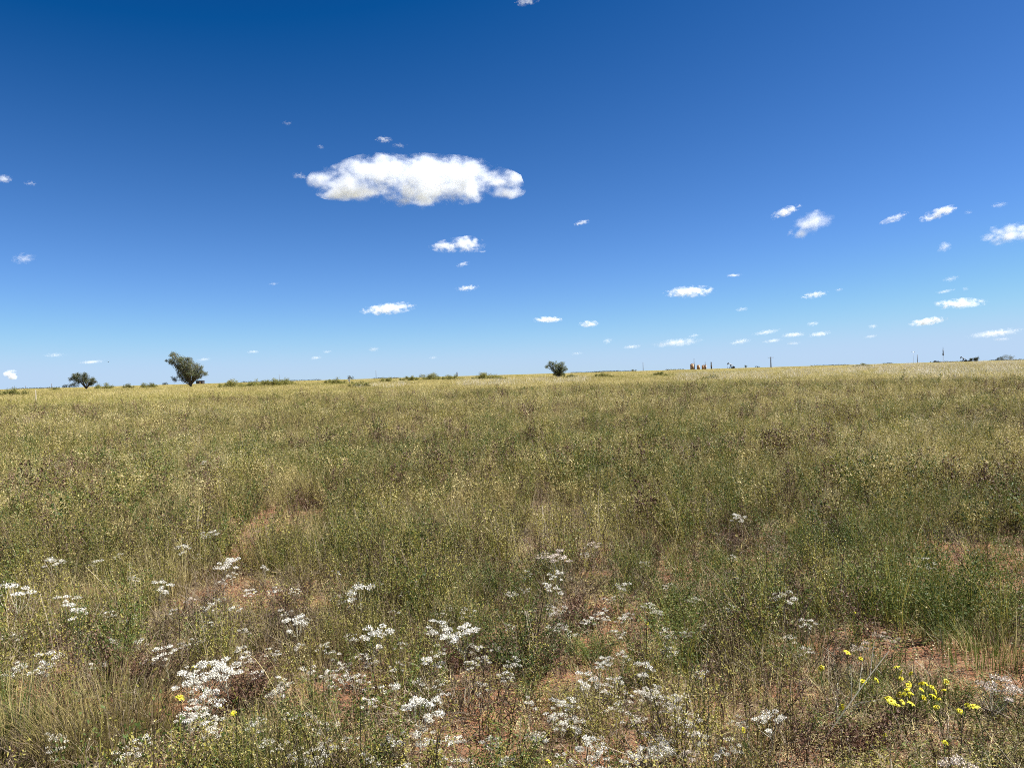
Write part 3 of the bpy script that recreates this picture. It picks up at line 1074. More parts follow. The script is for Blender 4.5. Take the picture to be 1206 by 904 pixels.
shrub(892, 4, 2.5, 600, 'tiny bush close to the pole with a crossarm', mats=[M_FARTREE, M_MESQ])
shrub(879, 3, 3.5, 600, 'tiny grey bush between the nearer pumpjack and the crossarm pole', mats=[M_FARTREE, M_MESQ])
shrub(412.5, 4, 5, 300, 'dark small bush right behind the white marker', mats=[M_FARTREE, M_MESQ])


def treeline():
    mb = MB()
    for x0, x1, D, h in [(284, 300, 800, 1.4), (335, 378, 800, 1.5), (304, 320, 850, 1.1), (440, 470, 800, 1.2), (672, 750, 900, 1.2), (700, 730, 850, 1.7), (955, 1000, 900, .9), (1040, 1052, 900, 1.3), (1100, 1140, 800, 1.2), (1166, 1206, 800, 1.3), (20, 70, 800, 1.1), (784, 806, 800, 1.3)]:
        for px in np.arange(x0, x1, .7):
            g = gpos(px, D)
            hh = h * random.uniform(.4, 1.15) * D / FPX
            for _ in range(10):
                p = g + Vector((random.uniform(-.5, .5), random.uniform(-2, 2), hh * random.random()))
                u = rdir(.1) * random.uniform(.4, .9)
                mb.leaf(p, u, u.cross(rdir()).normalized() * .25)
    o = obj('distant_treeline', (mb, M_FARTREE))
    tag(o, 'thin broken dark line of scrub along the far horizon', 'scrub', kind='stuff')


treeline()


# ------------------------------------------------------------------ oil field and poles on the horizon
def utility_pole(px, hpx, D, label, wid=.16, arm=0.0, mat=None, lean=0.0):
    r = thing('utility_pole', label, 'pole', gpos(px, D, .3), group='poles along the horizon')
    h = hpx * D / FPX
    mb = MB(); mb.tube([(0, 0, 0), (lean * h, 0, h)], wid * 1.15, wid * .8, 8)
    obj('pole', (mb, mat or M_POLE, True), r)
    tops = [(lean * h, 0, h)]
    if arm:
        ab = MB(); ab.bar((-arm / 2 + lean * h, -.12, h - .45), (arm / 2 + lean * h, -.12, h - .45), .16)
        obj('crossarm', (ab, mat or M_POLE), r)
        tops = [(x + lean * h, -.12, h - .37) for x in (-arm / 2 + .1, -arm / 6, arm / 6, arm / 2 - .1)]
    for x, y, z in tops:
        ins = MB(); ins.tube([(x, y, z), (x, y, z + .25)], .07, .05, 6)
        obj('insulator', (ins, M_GALV), r)
    return r


utility_pole(329, 9, 620, 'thin dark pole rising beyond the tallest green shrub')
utility_pole(443, 10.5, 620, 'thin dark pole between the white marker and the short thick post')
utility_pole(757.5, 11, 620, 'thin dark pole between the lone round tree and the rusty tanks', .2)
utility_pole(908, 13, 520, 'thick grey pole with a wide crossarm near the nearer pumpjack', .36, 4.0)
utility_pole(1080.5, 10.5, 620, 'plain dark pole beside the tall pale light mast', .22)
utility_pole(61, 6, 620, 'short pole on the horizon near the small spreading tree', .2)
utility_pole(30, 4.5, 640, 'shorter of the two poles beyond the pale stake', .16)
utility_pole(15, 4, 640, 'shortest pole by the low dark green shrub', .16)


def post(px, hpx, D, label):
    r = thing('fence_post', label, 'post', gpos(px, D, .2))
    h = hpx * D / FPX
    mb = MB(); mb.tube([(0, 0, 0), (.02, 0, h * .6), (.03, 0, h)], .28, .24, 9)
    obj('post', (mb, M_BLACK, True), r)
    mb = MB(); mb.tube([(.03, 0, h), (.03, 0, h + .18)], .30, .05, 9)
    obj('cap', (mb, M_POLE, True), r)


post(538.3, 6, 330, 'short thick dark post standing on the horizon')


def storage_tank(px, wpx, hpx, D, label, hatch=True):
    r = thing('storage_tank', label, 'oil tank', gpos(px, D, .2), group='rusty tanks of the oil site')
    w, h = wpx * 1.12 * D / FPX, hpx * 1.2 * D / FPX
    mb = MB()
    mb.tube([(0, 0, 0), (0, 0, h * .88)], w / 2, w / 2, 20)
    obj('body', (mb, M_RUSTSTEEL, True), r)
    mb = MB(); mb.tube([(0, 0, h * .88), (0, 0, h)], w / 2 * 1.03, w * .08, 20)
    obj('roof', (mb, M_RUSTSTEEL, True), r)
    mb = MB(); mb.tube([(w * .2, 0, h * .93), (w * .2, 0, h * 1.08)], .14, .14, 8)
    obj('vent', (mb, M_STEEL_DARK, True), r)
    mb = MB()
    for z in np.arange(.4, h * .9, .38):
        mb.bar((-.22, -w / 2 - .12, z), (.22, -w / 2 - .12, z), .05)
    for x in (-.24, .24):
        mb.bar((x, -w / 2 - .12, .1), (x, -w / 2 - .12, h * .95), .06)
    obj('ladder', (mb, M_STEEL_DARK), r)


storage_tank(815.3, 4.0, 6.3, 600, 'tallest rusty tank at the end of the oil site row')
storage_tank(822.6, 3.2, 4.9, 600, 'small middle rusty tank between the two wider tanks')
storage_tank(828.0, 2.6, 4.6, 604, 'rusty tank touching the stack beside it')
storage_tank(830.6, 2.4, 4.8, 600, 'last rusty tank of the row with a thin stack over it')


def stack(px, hpx, D, label, r0, r1):
    r0, r1 = r0 * 1.25, r1 * 1.25
    r = thing('vent_stack', label, 'stack', gpos(px, D - 4, .2), group='vent stacks of the oil site')
    h = hpx * D / FPX
    mb = MB(); mb.tube([(0, 0, 0), (0, 0, h * .55), (0, 0, h * .56), (0, 0, h)], r0, r1, 10)
    obj('pipe', (mb, M_STEEL_DARK, True), r)
    mb = MB(); mb.tube([(0, 0, h), (0, 0, h + .25)], r1 * 1.5, r1 * 1.5, 10)
    obj('cap', (mb, M_STEEL_DARK, True), r)
    mb = MB(); mb.tube([(0, 0, h * .5), (0, 0, h * .5 + .2)], r0 * 1.35, r0 * 1.35, 10)
    obj('flange', (mb, M_RUSTSTEEL, True), r)


stack(817.7, 13, 600, 'tallest thin stack rising beside the tallest rusty tank', .34, .12)
stack(830.7, 8.4, 600, 'thin dark stack rising over the last tank of the row', .24, .16)
stack(837.8, 8.2, 600, 'thick dark stack standing clear of the tanks', .42, .36)


def pumpjack(px, D, s, tilt, label):
    r = thing('pumpjack', label, 'pumpjack', gpos(px, D, .1), group='pumpjacks on the horizon')
    S = lambda *p: tuple(q * s for q in p)
    mb = MB(); mb.box(S(.6, 0, .25), S(4.6, 1.2, .5)); obj('skid', (mb, M_STEEL_DARK), r)
    piv = Vector(S(0, 0, 3.2))
    mb = MB()
    for y in (-.5, .5):
        for x in (-.75, .75):
            mb.bar(S(x, y, .5), S(x * .12, y * .4, 3.15), .22 * s)
        mb.bar(S(-.45, y * .75, 1.6), S(.45, y * .75, 1.6), .14 * s)
    obj('samson_post', (mb, M_STEEL_DARK), r)
    c, sn = math.cos(tilt), math.sin(tilt)
    P = lambda x, z, y=0: (piv.x + (x * c + z * sn) * s, y * s, piv.z + (-x * sn + z * c) * s)
    mb = MB(); mb.tube([P(-2.0, .2), P(1.9, .2)], .30 * s, .26 * s, 4); obj('walking_beam', (mb, M_STEEL_DARK), r)
    mb = MB()
    prof = [P(-1.8, .75), P(-2.35, .75), P(-2.75, .2), P(-2.7, -.45), P(-2.35, -.95), P(-1.95, -.35), P(-1.75, .0)]
    n = len(mb.v)
    for y in (-.26, .26):
        mb.v += [(p[0], y * s, p[2]) for p in prof]
    k = len(prof)
    mb.f.append(tuple(range(n, n + k))); mb.m.append(0)
    mb.f.append(tuple(reversed(range(n + k, n + 2 * k)))); mb.m.append(0)
    for i in range(k):
        j = (i + 1) % k
        mb.f.append((n + j, n + i, n + k + i, n + k + j)); mb.m.append(0)
    obj('horsehead', (mb, M_STEEL_DARK), r)
    mb = MB(); mb.box(S(1.75, 0, 1.0), S(1.1, .7, 1.1)); obj('gearbox', (mb, M_STEEL_DARK), r)
    for y in (-.55, .55):
        mb = MB(); mb.tube([S(2.35, y - .12, 1.15), S(2.35, y + .12, 1.15)], .75 * s, .75 * s, 14); mb.box(S(1.9, y, 1.1), S(1.0, .2, .4))
        obj('counterweight', (mb, M_STEEL_DARK), r)
        mb = MB(); mb.bar(S(2.3, y, 1.2), P(1.8, .2, y * .8), .14 * s); obj('pitman_arm', (mb, M_STEEL_DARK), r)
    mb = MB(); mb.box(S(3.0, 0, .9), S(.8, .7, .7)); obj('motor', (mb, M_STEEL_DARK), r)
    mb = MB(); mb.tube([P(-2.6, -.7), (P(-2.6, -.7)[0], 0, .3 * s)], .05 * s, .05 * s, 5); mb.tube([(P(-2.6, -.7)[0], 0, 0), (P(-2.6, -.7)[0], 0, .9 * s)], .2 * s, .16 * s, 8)
    obj('polished_rod', (mb, M_STEEL_DARK), r)


pumpjack(860.6, 600, 1.0, .42, 'black pumpjack with its head raised, between the rusty tanks and crossarm pole')
pumpjack(1134.6, 640, .95, .42, 'far black pumpjack beside the dark round tree clump')


def mast():
    r = thing('tall_mast', 'tall mast with a dark upper half and a pale lattice foot', 'mast', gpos(1111, 650, .2))
    h = 18.8 * 650 / FPX
    z0 = h * .46
    mb = MB()
    for a in range(3):
        an = a * 2.094
        mb.bar((.5 * math.cos(an), .5 * math.sin(an), 0), (.25 * math.cos(an), .25 * math.sin(an), z0), .06)
        for k in range(8):
            za, zb = z0 * k / 8, z0 * (k + 1) / 8
            ra, rb = .5 - .25 * k / 8, .5 - .25 * (k + 1) / 8
            b2 = (a + 1) * 2.094
            mb.bar((ra * math.cos(an), ra * math.sin(an), za), (rb * math.cos(b2), rb * math.sin(b2), zb), .035)
    obj('lattice', (mb, M_GALV), r)
    mb = MB(); mb.tube([(0, 0, z0), (0, 0, z0 + .8), (0, 0, z0 + 1.4)], .55, .62, 10); obj('equipment_drum', (mb, M_STEEL_DARK, True), r)
    mb = MB(); mb.tube([(0, 0, z0 + 1.4), (0, 0, h * .8)], .40, .34, 8); mb.tube([(0, 0, h * .8), (0, 0, h)], .2, .08, 8)
    obj('upper_pole', (mb, M_STEEL_DARK, True), r)


mast()


def light_mast():
    r = thing('light_mast', 'tall pale light mast with a small head, fading against the sky', 'light mast', gpos(1076, 650, .2))
    h = 14.0 * 650 / FPX
    mb = MB(); mb.tube([(0, 0, 0), (0, 0, h)], .08, .05, 7); obj('pole', (mb, M_GALV, True), r)
    mb = MB(); mb.bar((-1.3, 0, h), (.9, 0, h - .15), .10); obj('arm', (mb, M_GALV), r)
    for x, z in ((-1.2, h + .05), (.8, h - .5)):
        mb = MB(); mb.box((x, 0, z), (.7, .4, .35)); obj('lamp_head', (mb, M_POLE), r)


light_mast()


def shed():
    r = thing('shed', 'small dark flat-roofed shed just past the wind-bent tree', 'shed', gpos(236, 430, .3))
    k = 430 / FPX
    w, h = 7.6 * k, 4.6 * k
    mb = MB(); mb.box((0, 0, h / 2), (w, 3.0, h)); obj('wall', (mb, M_BLACK), r)
    mb = MB(); mb.box((0, 0, h + .06), (w + .3, 3.3, .12)); obj('roof', (mb, M_STEEL_DARK), r)
    mb = MB(); mb.box((.5, -1.53, h * .4), (1.0, .05, h * .78)); obj('door', (mb, M_RUSTSTEEL), r)


shed()


def marker():
    r = thing('marker_sign', 'small white marker on a post in front of a dark bush', 'marker', gpos(411.3, 104, .1))
    mb = MB(); mb.tube([(0, 0, 0), (0, 0, .95)], .035, .035, 6); obj('post', (mb, M_POLE, True), r)
    mb = MB(); mb.box((0, -.05, .72), (.24, .04, .42)); obj('plate', (mb, M_WHITE), r)
    mb = MB(); mb.tube([(0, 0, .95), (0, 0, 1.12)], .1, .05, 8); obj('cap', (mb, M_BLACK, True), r)


marker()


def stake():
    g = ground_at(42.5, 474)
    g = gpos(42.2, 56)
    r = thing('survey_stake', 'pale wooden stake standing in the grass', 'stake', g)
    mb = MB(); mb.tube([(0, 0, -.2), (-.03, 0, .84)], .055, .05, 4); obj('shaft', (mb, M_STAKE), r)
    mb = MB(); mb.tube([(-.03, 0, .84), (-.033, 0, .93)], .055, .015, 4); obj('tip', (mb, M_STAKE), r)


stake()


def bird():
    p = at(127.5, 426, 90)
    r = thing('bird', 'tiny dark bird flying low near the small spreading tree', 'bird', p, .5)
    mb = MB()
    mb.ball((0, 0, 0), .05, .15, .05, 8, 6)
    mb.ball((0, .16, .02), .03, .045, .03, 7, 5)
    mb.tri((-.03, -.12, 0), (.03, -.12, 0), (.05, -.26, .01)); mb.tri((-.03, -.12, 0), (.05, -.26, .01), (-.05, -.26, .01))
    obj('body', (mb, M_FEATHER, True), r)
    for sgn in (-1, 1):
        mb = MB()
        a = [(sgn * .03, .07, .02), (sgn * .03, -.06, .02), (sgn * .17, .06, .14), (sgn * .17, -.07, .14), (sgn * .32, .0, .17)]
        mb.quad(a[0], a[1], a[3], a[2]); mb.tri(a[2], a[3], a[4])
        obj('wing', (mb, M_FEATHER), r)


bird()


# ------------------------------------------------------------------ white drift of far flowers (nobody could count them)
def flower_drift():
    P = []
    for _ in range(3):
        P.append((far_patch(70, .6, .2, .5, .010, [3, 3, 2, 2], .035), [M_STRAW, M_PETAL_OLD, M_BUD, M_PETAL]))
    xs = []
    for px0, px1, d0, d1, n in [(800, 1206, 55, 105, 420), (1060, 1240, 38, 60, 90), (540, 690, 62, 100, 110), (420, 480, 70, 90, 24), (1000, 1206, 90, 130, 120)]:
        for _ in range(n):
            D = random.uniform(d0, d1)
            g = gpos(random.uniform(px0, px1), D)
            xs.append((g.x, g.y))
    xy = np.array(xs)
    n = len(xy)
    scatter('white_flower_drift', P, xy, RNG.integers(0, 3, n), turns(n, .03), sizes(n, .9, 1.5), 'pale drift of tiny white flowers far out in the grass', 'flowers')


flower_drift()


# ------------------------------------------------------------------ white wildflowers of the foreground
def white_plant(width, height, ncl, old=False, npet=80, cs=1.0):
    """branching woolly stem with flat-topped clusters of tiny white flowers"""
    r = bpy.data.objects.new('white_wildflower', None)
    r.empty_display_size = .1
    COL.objects.link(r)
    st = MB()
    fork = Vector((U(-.02, .02), U(-.02, .02), height * U(.5, .65)))
    st.tube([(0, 0, -.02), fork * .5 + Vector((U(-.01, .01), U(-.01, .01), 0)), fork], .0032, .0026, 4)
    for k in range(5):
        c = Vector((U(-.004, .004), U(-.004, .004), height * U(.05, .5)))
        u = rdir(.5) * U(.02, .035)
        st.leaf(c, u, u.cross(rdir()).normalized() * .004)
    mats = [M_PETAL_OLD if old else M_PETAL, M_WOOL]
    for k in range(ncl):
        a = k * 2.4 + U(-.4, .4)
        q = width / 2 * math.sqrt((k + .4) / ncl)
        c = Vector((q * math.cos(a), q * math.sin(a), height * U(.80, 1.07)))
        s0 = fork * U(.75, 1.0)
        mid = s0.lerp(c, .5) + Vector((c.x * .18, c.y * .18, -.01))
        st.tube([s0, mid, c], .0019, .0012, 3, 0, False)
        fb = MB()
        cr = width * U(.10, .19) * cs
        for _ in range(int(npet * U(.5, 1.3))):
            b = U(0, 6.283)
            rr = cr * math.sqrt(random.random())
            p = Vector((rr * math.cos(b), rr * math.sin(b), U(-.2, .75) * cr * (1.12 - rr / cr)))
            u = rdir(.6) * U(.006, .012)
            fb.leaf(p, u, u.cross(rdir()).normalized() * U(.0025, .0046), 1 if random.random() < .10 else 0)
        obj('flower_cluster', (fb, mats), r, c)
    obj('stem', (st, M_WOOL), r)
    return r


WP = [white_plant(.20, .30, 8, npet=80), white_plant(.21, .28, 6, npet=70), white_plant(.20, .33, 10, npet=80), white_plant(.20, .26, 6, npet=90), white_plant(.19, .32, 10, npet=120), white_plant(.23, .30, 7, npet=70, cs=.8), white_plant(.22, .27, 9, npet=60, cs=.75), white_plant(.17, .31, 5, npet=90)]
WO = [white_plant(.20, .28, 8, True), white_plant(.20, .25, 7, True)]
WHITE = [(65, 659, 22), (113, 659, 17), (15, 694, 34), (78, 708, 28), (95, 720, 24), (155, 682, 16), (185, 690, 24), (218, 645, 20), (251, 629, 20), (262, 664, 24), (274, 657, 24), (272, 675, 14), (320, 693, 18), (312, 669, 10),
         (206, 720, 12), (150, 728, 14), (5, 747, 10), (22, 748, 12), (28, 783, 20), (58, 775, 30), (48, 786, 24), (112, 779, 24), (200, 769, 28), (292, 776, 20), (248, 815, 20), (262, 848, 22), (383, 757, 18),
         (395, 768, 16), (360, 785, 14), (388, 795, 12), (390, 850, 20), (375, 887, 12), (65, 862, 14), (395, 700, 14), (395, 675, 12), (425, 685, 36), (487, 685, 18), (615, 692, 14), (645, 688, 26), (655, 680, 20),
         (732, 690, 20), (784, 690, 16), (710, 720, 14), (740, 722, 12), (770, 720, 14), (665, 718, 12), (655, 735, 18), (530, 713, 14), (548, 716, 22), (518, 721, 14), (480, 700, 10), (510, 739, 30), (515, 763, 20),
         (505, 781, 28), (440, 775, 16), (430, 770, 14), (600, 778, 18), (460, 805, 30), (432, 804, 16), (428, 830, 16), (790, 752, 20), (785, 768, 22), (733, 768, 16), (705, 785, 26), (690, 800, 30), (715, 780, 20),
         (755, 785, 28), (725, 832, 22), (730, 820, 18), (655, 840, 16), (680, 850, 20), (660, 845, 14), (665, 890, 24), (780, 880, 24), (785, 870, 12), (475, 902, 26), (545, 900, 24), (595, 900, 24), (740, 903, 20),
         (410, 870, 14), (500, 865, 10), (770, 820, 20), (780, 828, 14), (868, 610, 18), (860, 655, 10), (1095, 660, 22), (866, 681, 12), (952, 737, 22), (833, 738, 16), (810, 745, 12), (935, 750, 16), (952, 765, 18),
         (860, 718, 10), (868, 845, 16), (850, 890, 20), (1206, 720, 8), (65, 545, 10), (60, 550, 12), (85, 570, 10), (130, 528, 9), (240, 545, 10), (265, 548, 12), (40, 556, 8), (195, 560, 7), (250, 552, 9),
         (760, 665, 12), (690, 655, 9), (230, 655, 10), (445, 690, 16), (415, 750, 16), (470, 760, 12), (560, 760, 14), (620, 830, 12), (700, 870, 18), (640, 870, 12), (350, 760, 14), (330, 800, 14)]
for _ in range(115):
    WHITE.append((random.choice((random.gauss(270, 130), random.gauss(480, 140), random.gauss(700, 90))), 640 + 255 * random.random() ** .7, random.uniform(6, 17)))
WHITE = [q for q in WHITE if 0 <= q[0] <= 1206]
STAR = [(215, 802, 38, 'broad white flower clump at the tip of the dense bank of white flowers'), (240, 790, 40, 'white flower clump in the upper middle of the dense bank of white flowers'),
        (270, 785, 38, 'loose white flower clump at the far end of the dense bank of white flowers'), (240, 823, 38, 'bright white flower clump right beside a single yellow flower'),
        (225, 845, 28, 'white flower clump just below the single yellow flower'), (238, 855, 34, 'lowest clump of the dense bank of white flowers, over bare sand'),
        (352, 733, 30, 'solid white flower head standing alone above grey twigs'), (438, 749, 36, 'wide bright white flower head at the start of a row of three'),
        (550, 746, 40, 'long slanting white flower spray at the end of a row of three'), (490, 835, 46, 'ragged wide white flower spray over a dark hollow'),
        (690, 880, 38, 'full white flower head next to a small yellow bloom at the lower edge'), (926, 702, 27, 'flat bright white flower head alone against green weeds'),
        (913, 850, 36, 'drooping white flower spray leaning over dark grass near the dry stalk')]
OLD = [(652, 640, 30), (660, 655, 26), (1165, 800, 44), (1185, 800, 28), (1135, 893, 46), (1036, 740, 14), (1020, 752, 26), (815, 885, 26), (830, 900, 40), (700, 640, 20), (640, 660, 16), (1050, 745, 14), (225, 705, 16), (410, 690, 18)]


def put_white(px, py, w, protos, label, group):
    k = random.randrange(len(protos))
    p = ground_at(px, py, .24)
    wid = w * p.y / FPX
    s = min(1.7, max(.42, wid / .20))
    zh = .29 * s if s < 1.1 else .32
    p = ground_at(px, py, zh * 1.1)
    r = copy_tree(protos[k], (p.x, p.y, float(H(p.x, p.y))), U(0, 6.283), s, label, group)
    r.scale = (s, s, 1.15 if s > 1.1 else 1.1 * s)
    r.rotation_euler = (U(-.15, .15), U(-.15, .15), U(0, 6.283))
    r['category'] = 'wildflower'


for px, py, w in WHITE:
    put_white(px, py, w, WP, 'white wildflower with small flat-topped clusters on a thin stem, scattered among the grass', 'scattered white wildflowers')
for px, py, w, lab in STAR:
    put_white(px, py, w, WP[2:5:2], lab, 'scattered white wildflowers')
for px, py, w in OLD:
    put_white(px, py, w, WO, 'faded pinkish grey flower head going to seed in the grass', 'faded flower heads')
for r in WP + WO:
    for c in list(r.children):
        bpy.data.objects.remove(c)
    bpy.data.objects.remove(r)


# ------------------------------------------------------------------ yellow daisies
def yellow_flower(h, rad, npet, tilt):
    r = bpy.data.objects.new('yellow_wildflower', None)
    r.empty_display_size = .1
    COL.objects.link(r)
    top = Vector((U(-.04, .04), U(-.04, .04), h))
    mb = MB(); mb.tube([(0, 0, -.02), top * .5 + Vector((.01, 0, 0)), top], .0022, .0018, 4)
    for _ in range(5):
        c = top * U(.1, .7)
        u = rdir(.3) * U(.02, .045)
        mb.leaf(c, u, u.cross(rdir()).normalized() * .005)
    obj('stem', (mb, M_GREEN), r)
    mb = MB()
    ax = (Vector((0, 0, 1)) + rdir() * tilt).normalized()
    a = ax.cross(Vector((1, 0, .1))).normalized(); b = ax.cross(a)
    for k in range(npet):
        an = 6.283 * k / npet + U(-.1, .1)
        d = a * math.cos(an) + b * math.sin(an)
        sd = a * -math.sin(an) + b * math.cos(an)
        rr = rad * U(.85, 1.1)
        p0, p1, p2 = top + d * rad * .15, top + d * rr * .6 + ax * .003, top + d * rr - ax * U(0, .006)
        w = rad * .25
        mb.quad(p0 - sd * w * .4, p0 + sd * w * .4, p1 + sd * w, p1 - sd * w, 0)
        mb.quad(p1 - sd * w, p1 + sd * w, p2 + sd * w * .45, p2 - sd * w * .45, 0)
    obj('petals', (mb, [M_YELLOW]), r)
    mb = MB(); mb.ball(top + ax * .003, rad * .26, rad * .26, rad * .16, 8, 5)
    obj('flower_core', (mb, M_YCORE, True), r)
    return r


YP = [yellow_flower(.16, .021, 9, .5), yellow_flower(.14, .019, 8, .9), yellow_flower(.17, .020, 10, .4), yellow_flower(.13, .018, 8, 1.1)]
YEL = [(1055, 793, 1.0), (1079, 793, .8), (1091, 806, .95), (1060, 808, .7), (1053, 827, 1.0), (1045, 822, .8), (1108, 811, 1.2), (1110, 797, .9), (1025, 799, .9), (1023, 806, .8), (963, 785, .95), (1018, 779, .6), (1073, 820, .8), (1077, 830, .9),
       (1132, 820, .8), (1112, 840, .8), (1134, 840, .7), (1113, 863, .8), (1080, 800, .6), (880, 857, .5), (1035, 857, .5), (1068, 818, .6), (1100, 812, .6), (1066, 790, .5)]
YSTAR = [(1002, 770, 1.0, 'yellow flower standing a little apart above the yellow patch'), (1158, 843, 1.4, 'largest fully open yellow flower, alone beyond the yellow patch'),
         (217, 823, 1.1, 'single yellow flower beside the dense bank of white flowers'), (222, 791, .7, 'pale yellow flower half hidden in the dense bank of white flowers'), (280, 841, .7, 'small yellow flower above grass near the dense bank of white flowers'),
         (661, 887, 1.1, 'yellow bloom tucked against white flowers at the lower edge'), (760, 730, .6, 'dull yellow flower at the edge of a sandy opening'), (745, 765, .5, 'tiny yellow flower beneath the sandy opening'),
         (1010, 725, .6, 'tiny yellow flower in the green weeds above the yellow patch')]


def put_yellow(px, py, s, label, group=None):
    z = .15
    p = ground_at(px, py, z)
    r = copy_tree(random.choice(YP), (p.x, p.y, float(H(p.x, p.y))), U(0, 6.283), s, label, group)
    r.scale = (s, s, 1)
    r['category'] = 'wildflower'


for _ in range(16):
    YEL.append((random.gauss(1075, 32), random.gauss(816, 14), random.uniform(.45, .9)))
for px, py, s in YEL:
    put_yellow(px, py, s, 'small yellow daisy-like flower in the loose yellow patch near the dry stalk', 'yellow wildflower patch')
for px, py, s, lab in YSTAR:
    put_yellow(px, py, s, lab)
for r in YP:
    for c in list(r.children):
        bpy.data.objects.remove(c)
    bpy.data.objects.remove(r)


# ------------------------------------------------------------------ single plants of the foreground that stand out
def big_tuft(name, label, px, py, nb, h0, h1, spread, w, weights, mats, z=.0):
    p = ground_at(px, py, z)
    o = obj(name, (grass_tuft(nb, h0, h1, spread, w, weights), mats), None, (p.x, p.y, float(H(p.x, p.y)) - .005))
    return tag(o, label, 'grass tuft')


big_tuft('grass_tuft', 'big fine blond grass tuft spilling over the lower corner', 125, 880, 1300, .16, .40, .30, .0026, [5, 2, 1], [M_STRAW, M_OLIVE, M_TWIG])
big_tuft('grass_tuft', 'lush bright green grass clump beside the faded flower heads', 1160, 775, 420, .10, .25, .26, .0038, [1, 5], [M_STRAW, M_GREEN])
big_tuft('grass_tuft', 'smaller green grass clump up-field of the lush clump', 1070, 735, 300, .12, .28, .25, .0036, [2, 5], [M_OLIVE, M_GREEN])
big_tuft('grass_tuft', 'tall green grass clump at the edge beside dead twigs', 20, 880, 300, .18, .40, .2, .0036, [2, 4], [M_STRAW, M_GREEN])
big_tuft('grass_tuft', 'dark green fine grass clump at the lower edge near the dense white bank', 330, 905, 360, .12, .28, .2, .0034, [1, 4], [M_STRAW, M_GREEN])
big_tuft('grass_tuft', 'blond grass patch glowing in the mid field before bare sand', 375, 585, 700, .25, .5, .6, .005, [5, 1], [M_STRAW, M_OLIVE])


def weed_bush(label, px, py, ns, h0, h1, spread, mats):
    p = ground_at(px, py)
    o = obj('weed_bush', (forb(ns, h0, h1, spread, .014, 46, .06), mats), None, (p.x, p.y, float(H(p.x, p.y)) - .005))
    tag(o, label, 'weed bush')


weed_bush('dense dark green weed bush in the centre between bare sandy spots', 620, 790, 90, .16, .32, .40, [M_TWIG, M_GREEN, M_OLIVE])
weed_bush('dark weed bush in shade behind the row of three white heads', 590, 705, 60, .18, .34, .35, [M_TWIG, M_GREEN, M_OLIVE])
weed_bush('green weed bush beneath two white flowers by a sandy opening', 790, 745, 70, .15, .30, .35, [M_OLIVE, M_GREEN, M_BUD])
weed_bush('reddish brown dead weed bush beside the dense bank of white flowers', 292, 830, 60, .12, .24, .22, [M_TWIG, M_RUST, M_RUST])
weed_bush('dark blue green weed bush standing in the mid field grass', 1137, 522, 160, .35, .62, .95, [M_TWIG, M_GREEN, M_OLIVE])
weed_bush('dark green weed bush up-field of the lush grass clump', 985, 655, 70, .2, .38, .45, [M_TWIG, M_GREEN, M_OLIVE])


def dead_shrub(label, px, py, n, h, sp):
    p = ground_at(px, py)
    o = obj('dead_shrub', (twigs(n, h, sp), M_TWIG), None, (p.x, p.y, float(H(p.x, p.y)) - .005))
    tag(o, label, 'dead shrub')


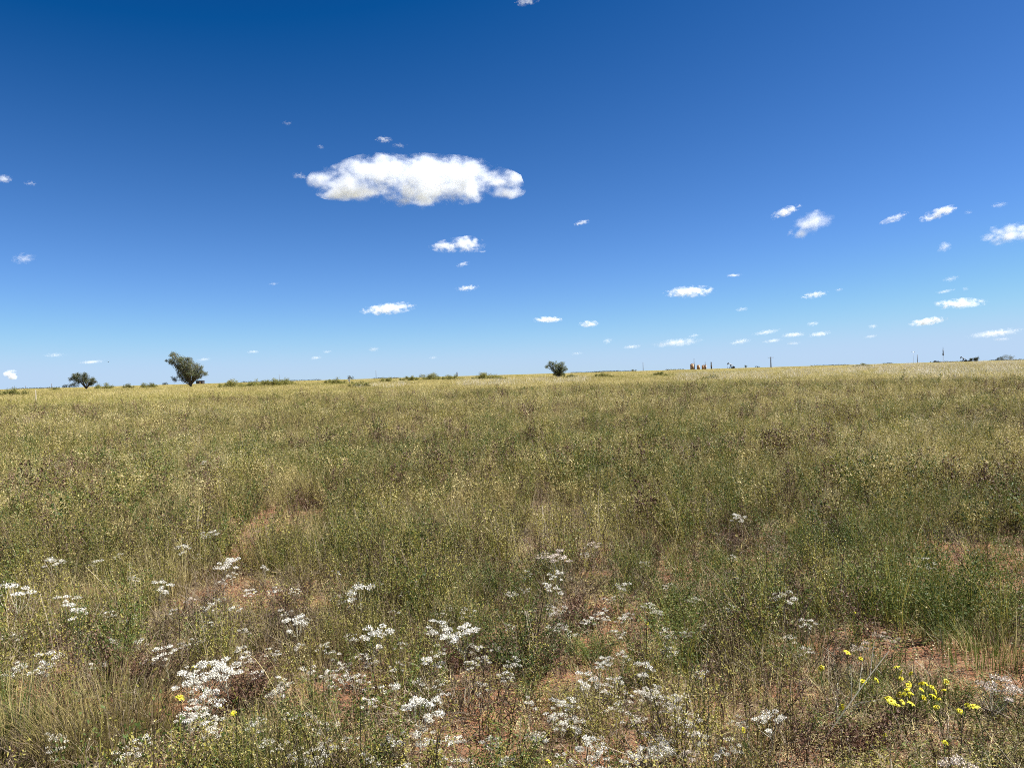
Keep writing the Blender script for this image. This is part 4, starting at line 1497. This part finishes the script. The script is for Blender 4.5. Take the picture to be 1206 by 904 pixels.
for lab, px, py, n, h, sp in [('dark brown withered weed bush beneath the row of three white heads', 545, 785, 50, .2, .26), ('dark brown withered weed bush beside a small sandy opening', 690, 740, 40, .2, .24),
                              ('withered brown weed bush at the foot of the dense white bank', 178, 800, 55, .22, .26), ('withered brown weed bush below the yellow patch', 1010, 880, 50, .18, .28),
                              ('withered brown weed bush beyond the bare sandy track', 365, 600, 60, .3, .4), ('withered brown weed bush at the far edge of the mid field clearing', 860, 655, 60, .28, .4)]:
    weed_bush(lab, px, py, n, .08, h, sp, [M_TWIG, M_RUST, M_RUST])
dead_shrub('tangled grey dead shrub behind the big blond tuft', 165, 815, 60, .34, .55)
dead_shrub('brittle grey dead shrub below the bare sandy track', 315, 755, 50, .32, .5)
dead_shrub('dark dead shrub in the hollow near the lowest white clump', 520, 860, 45, .3, .5)
dead_shrub('pale dead shrub before the yellow patch', 905, 800, 45, .34, .5)
dead_shrub('thin grey dead shrub in the mid field beside the dark blue green weed bush', 1110, 528, 60, .5, .9)


def dry_stalk():
    b = ground_at(960, 885)
    t = ground_at(1047, 776, .34)
    r = thing('dry_stalk', 'long pale dry stalk leaning diagonally over the grass', 'dry stalk', (b.x, b.y, float(H(b.x, b.y))))
    e = Vector((t.x - b.x, t.y - b.y, .36))
    mb = MB()
    pts = [Vector((0, 0, 0)), e * .35 + Vector((.02, 0, .03)), e * .7 + Vector((.01, 0, .02)), e]
    mb.tube(pts, .0036, .0016, 5)
    obj('stem', (mb, M_WOOL), r)
    for f in (.25, .35, .45, .55, .7):
        mb = MB()
        p = e * f + Vector((.012, 0, .025))
        d = (e.normalized() + rdir() * .7).normalized()
        mb.tube([p, p + d * .07 + Vector((0, 0, .01)), p + d * .15], .0016, .0008, 4)
        for k in range(8):
            c = p + d * U(.05, .15)
            u = rdir(.3) * .012
            mb.leaf(c, u, u.cross(rdir()).normalized() * .003)
        obj('side_shoot', (mb, M_WOOL), r)


dry_stalk()


def arching_blade(px, py, label, az, ln):
    p = ground_at(px, py)
    mb = MB()
    d = Vector((math.cos(az), math.sin(az), 0))
    pts = [d * (ln * t) + Vector((0, 0, .30 * math.sin(math.pi * min(1, t * .85 + .08)))) for t in np.linspace(0, 1, 9)]
    mb.tube(pts, .0028, .0012, 4)
    for k in range(10):
        q = pts[-1].lerp(pts[-2], random.random())
        u = rdir() * .012
        mb.leaf(q, u, u.cross(rdir()).normalized() * .003)
    o = obj('dry_grass_blade', (mb, M_STRAW), None, (p.x, p.y, float(H(p.x, p.y))))
    tag(o, label, 'grass blade')


arching_blade(1118, 740, 'single pale grass blade arching over the green weeds', .1, .34)
arching_blade(250, 830, 'thin dry stem lying across the front of the dense white bank', -.5, .5)
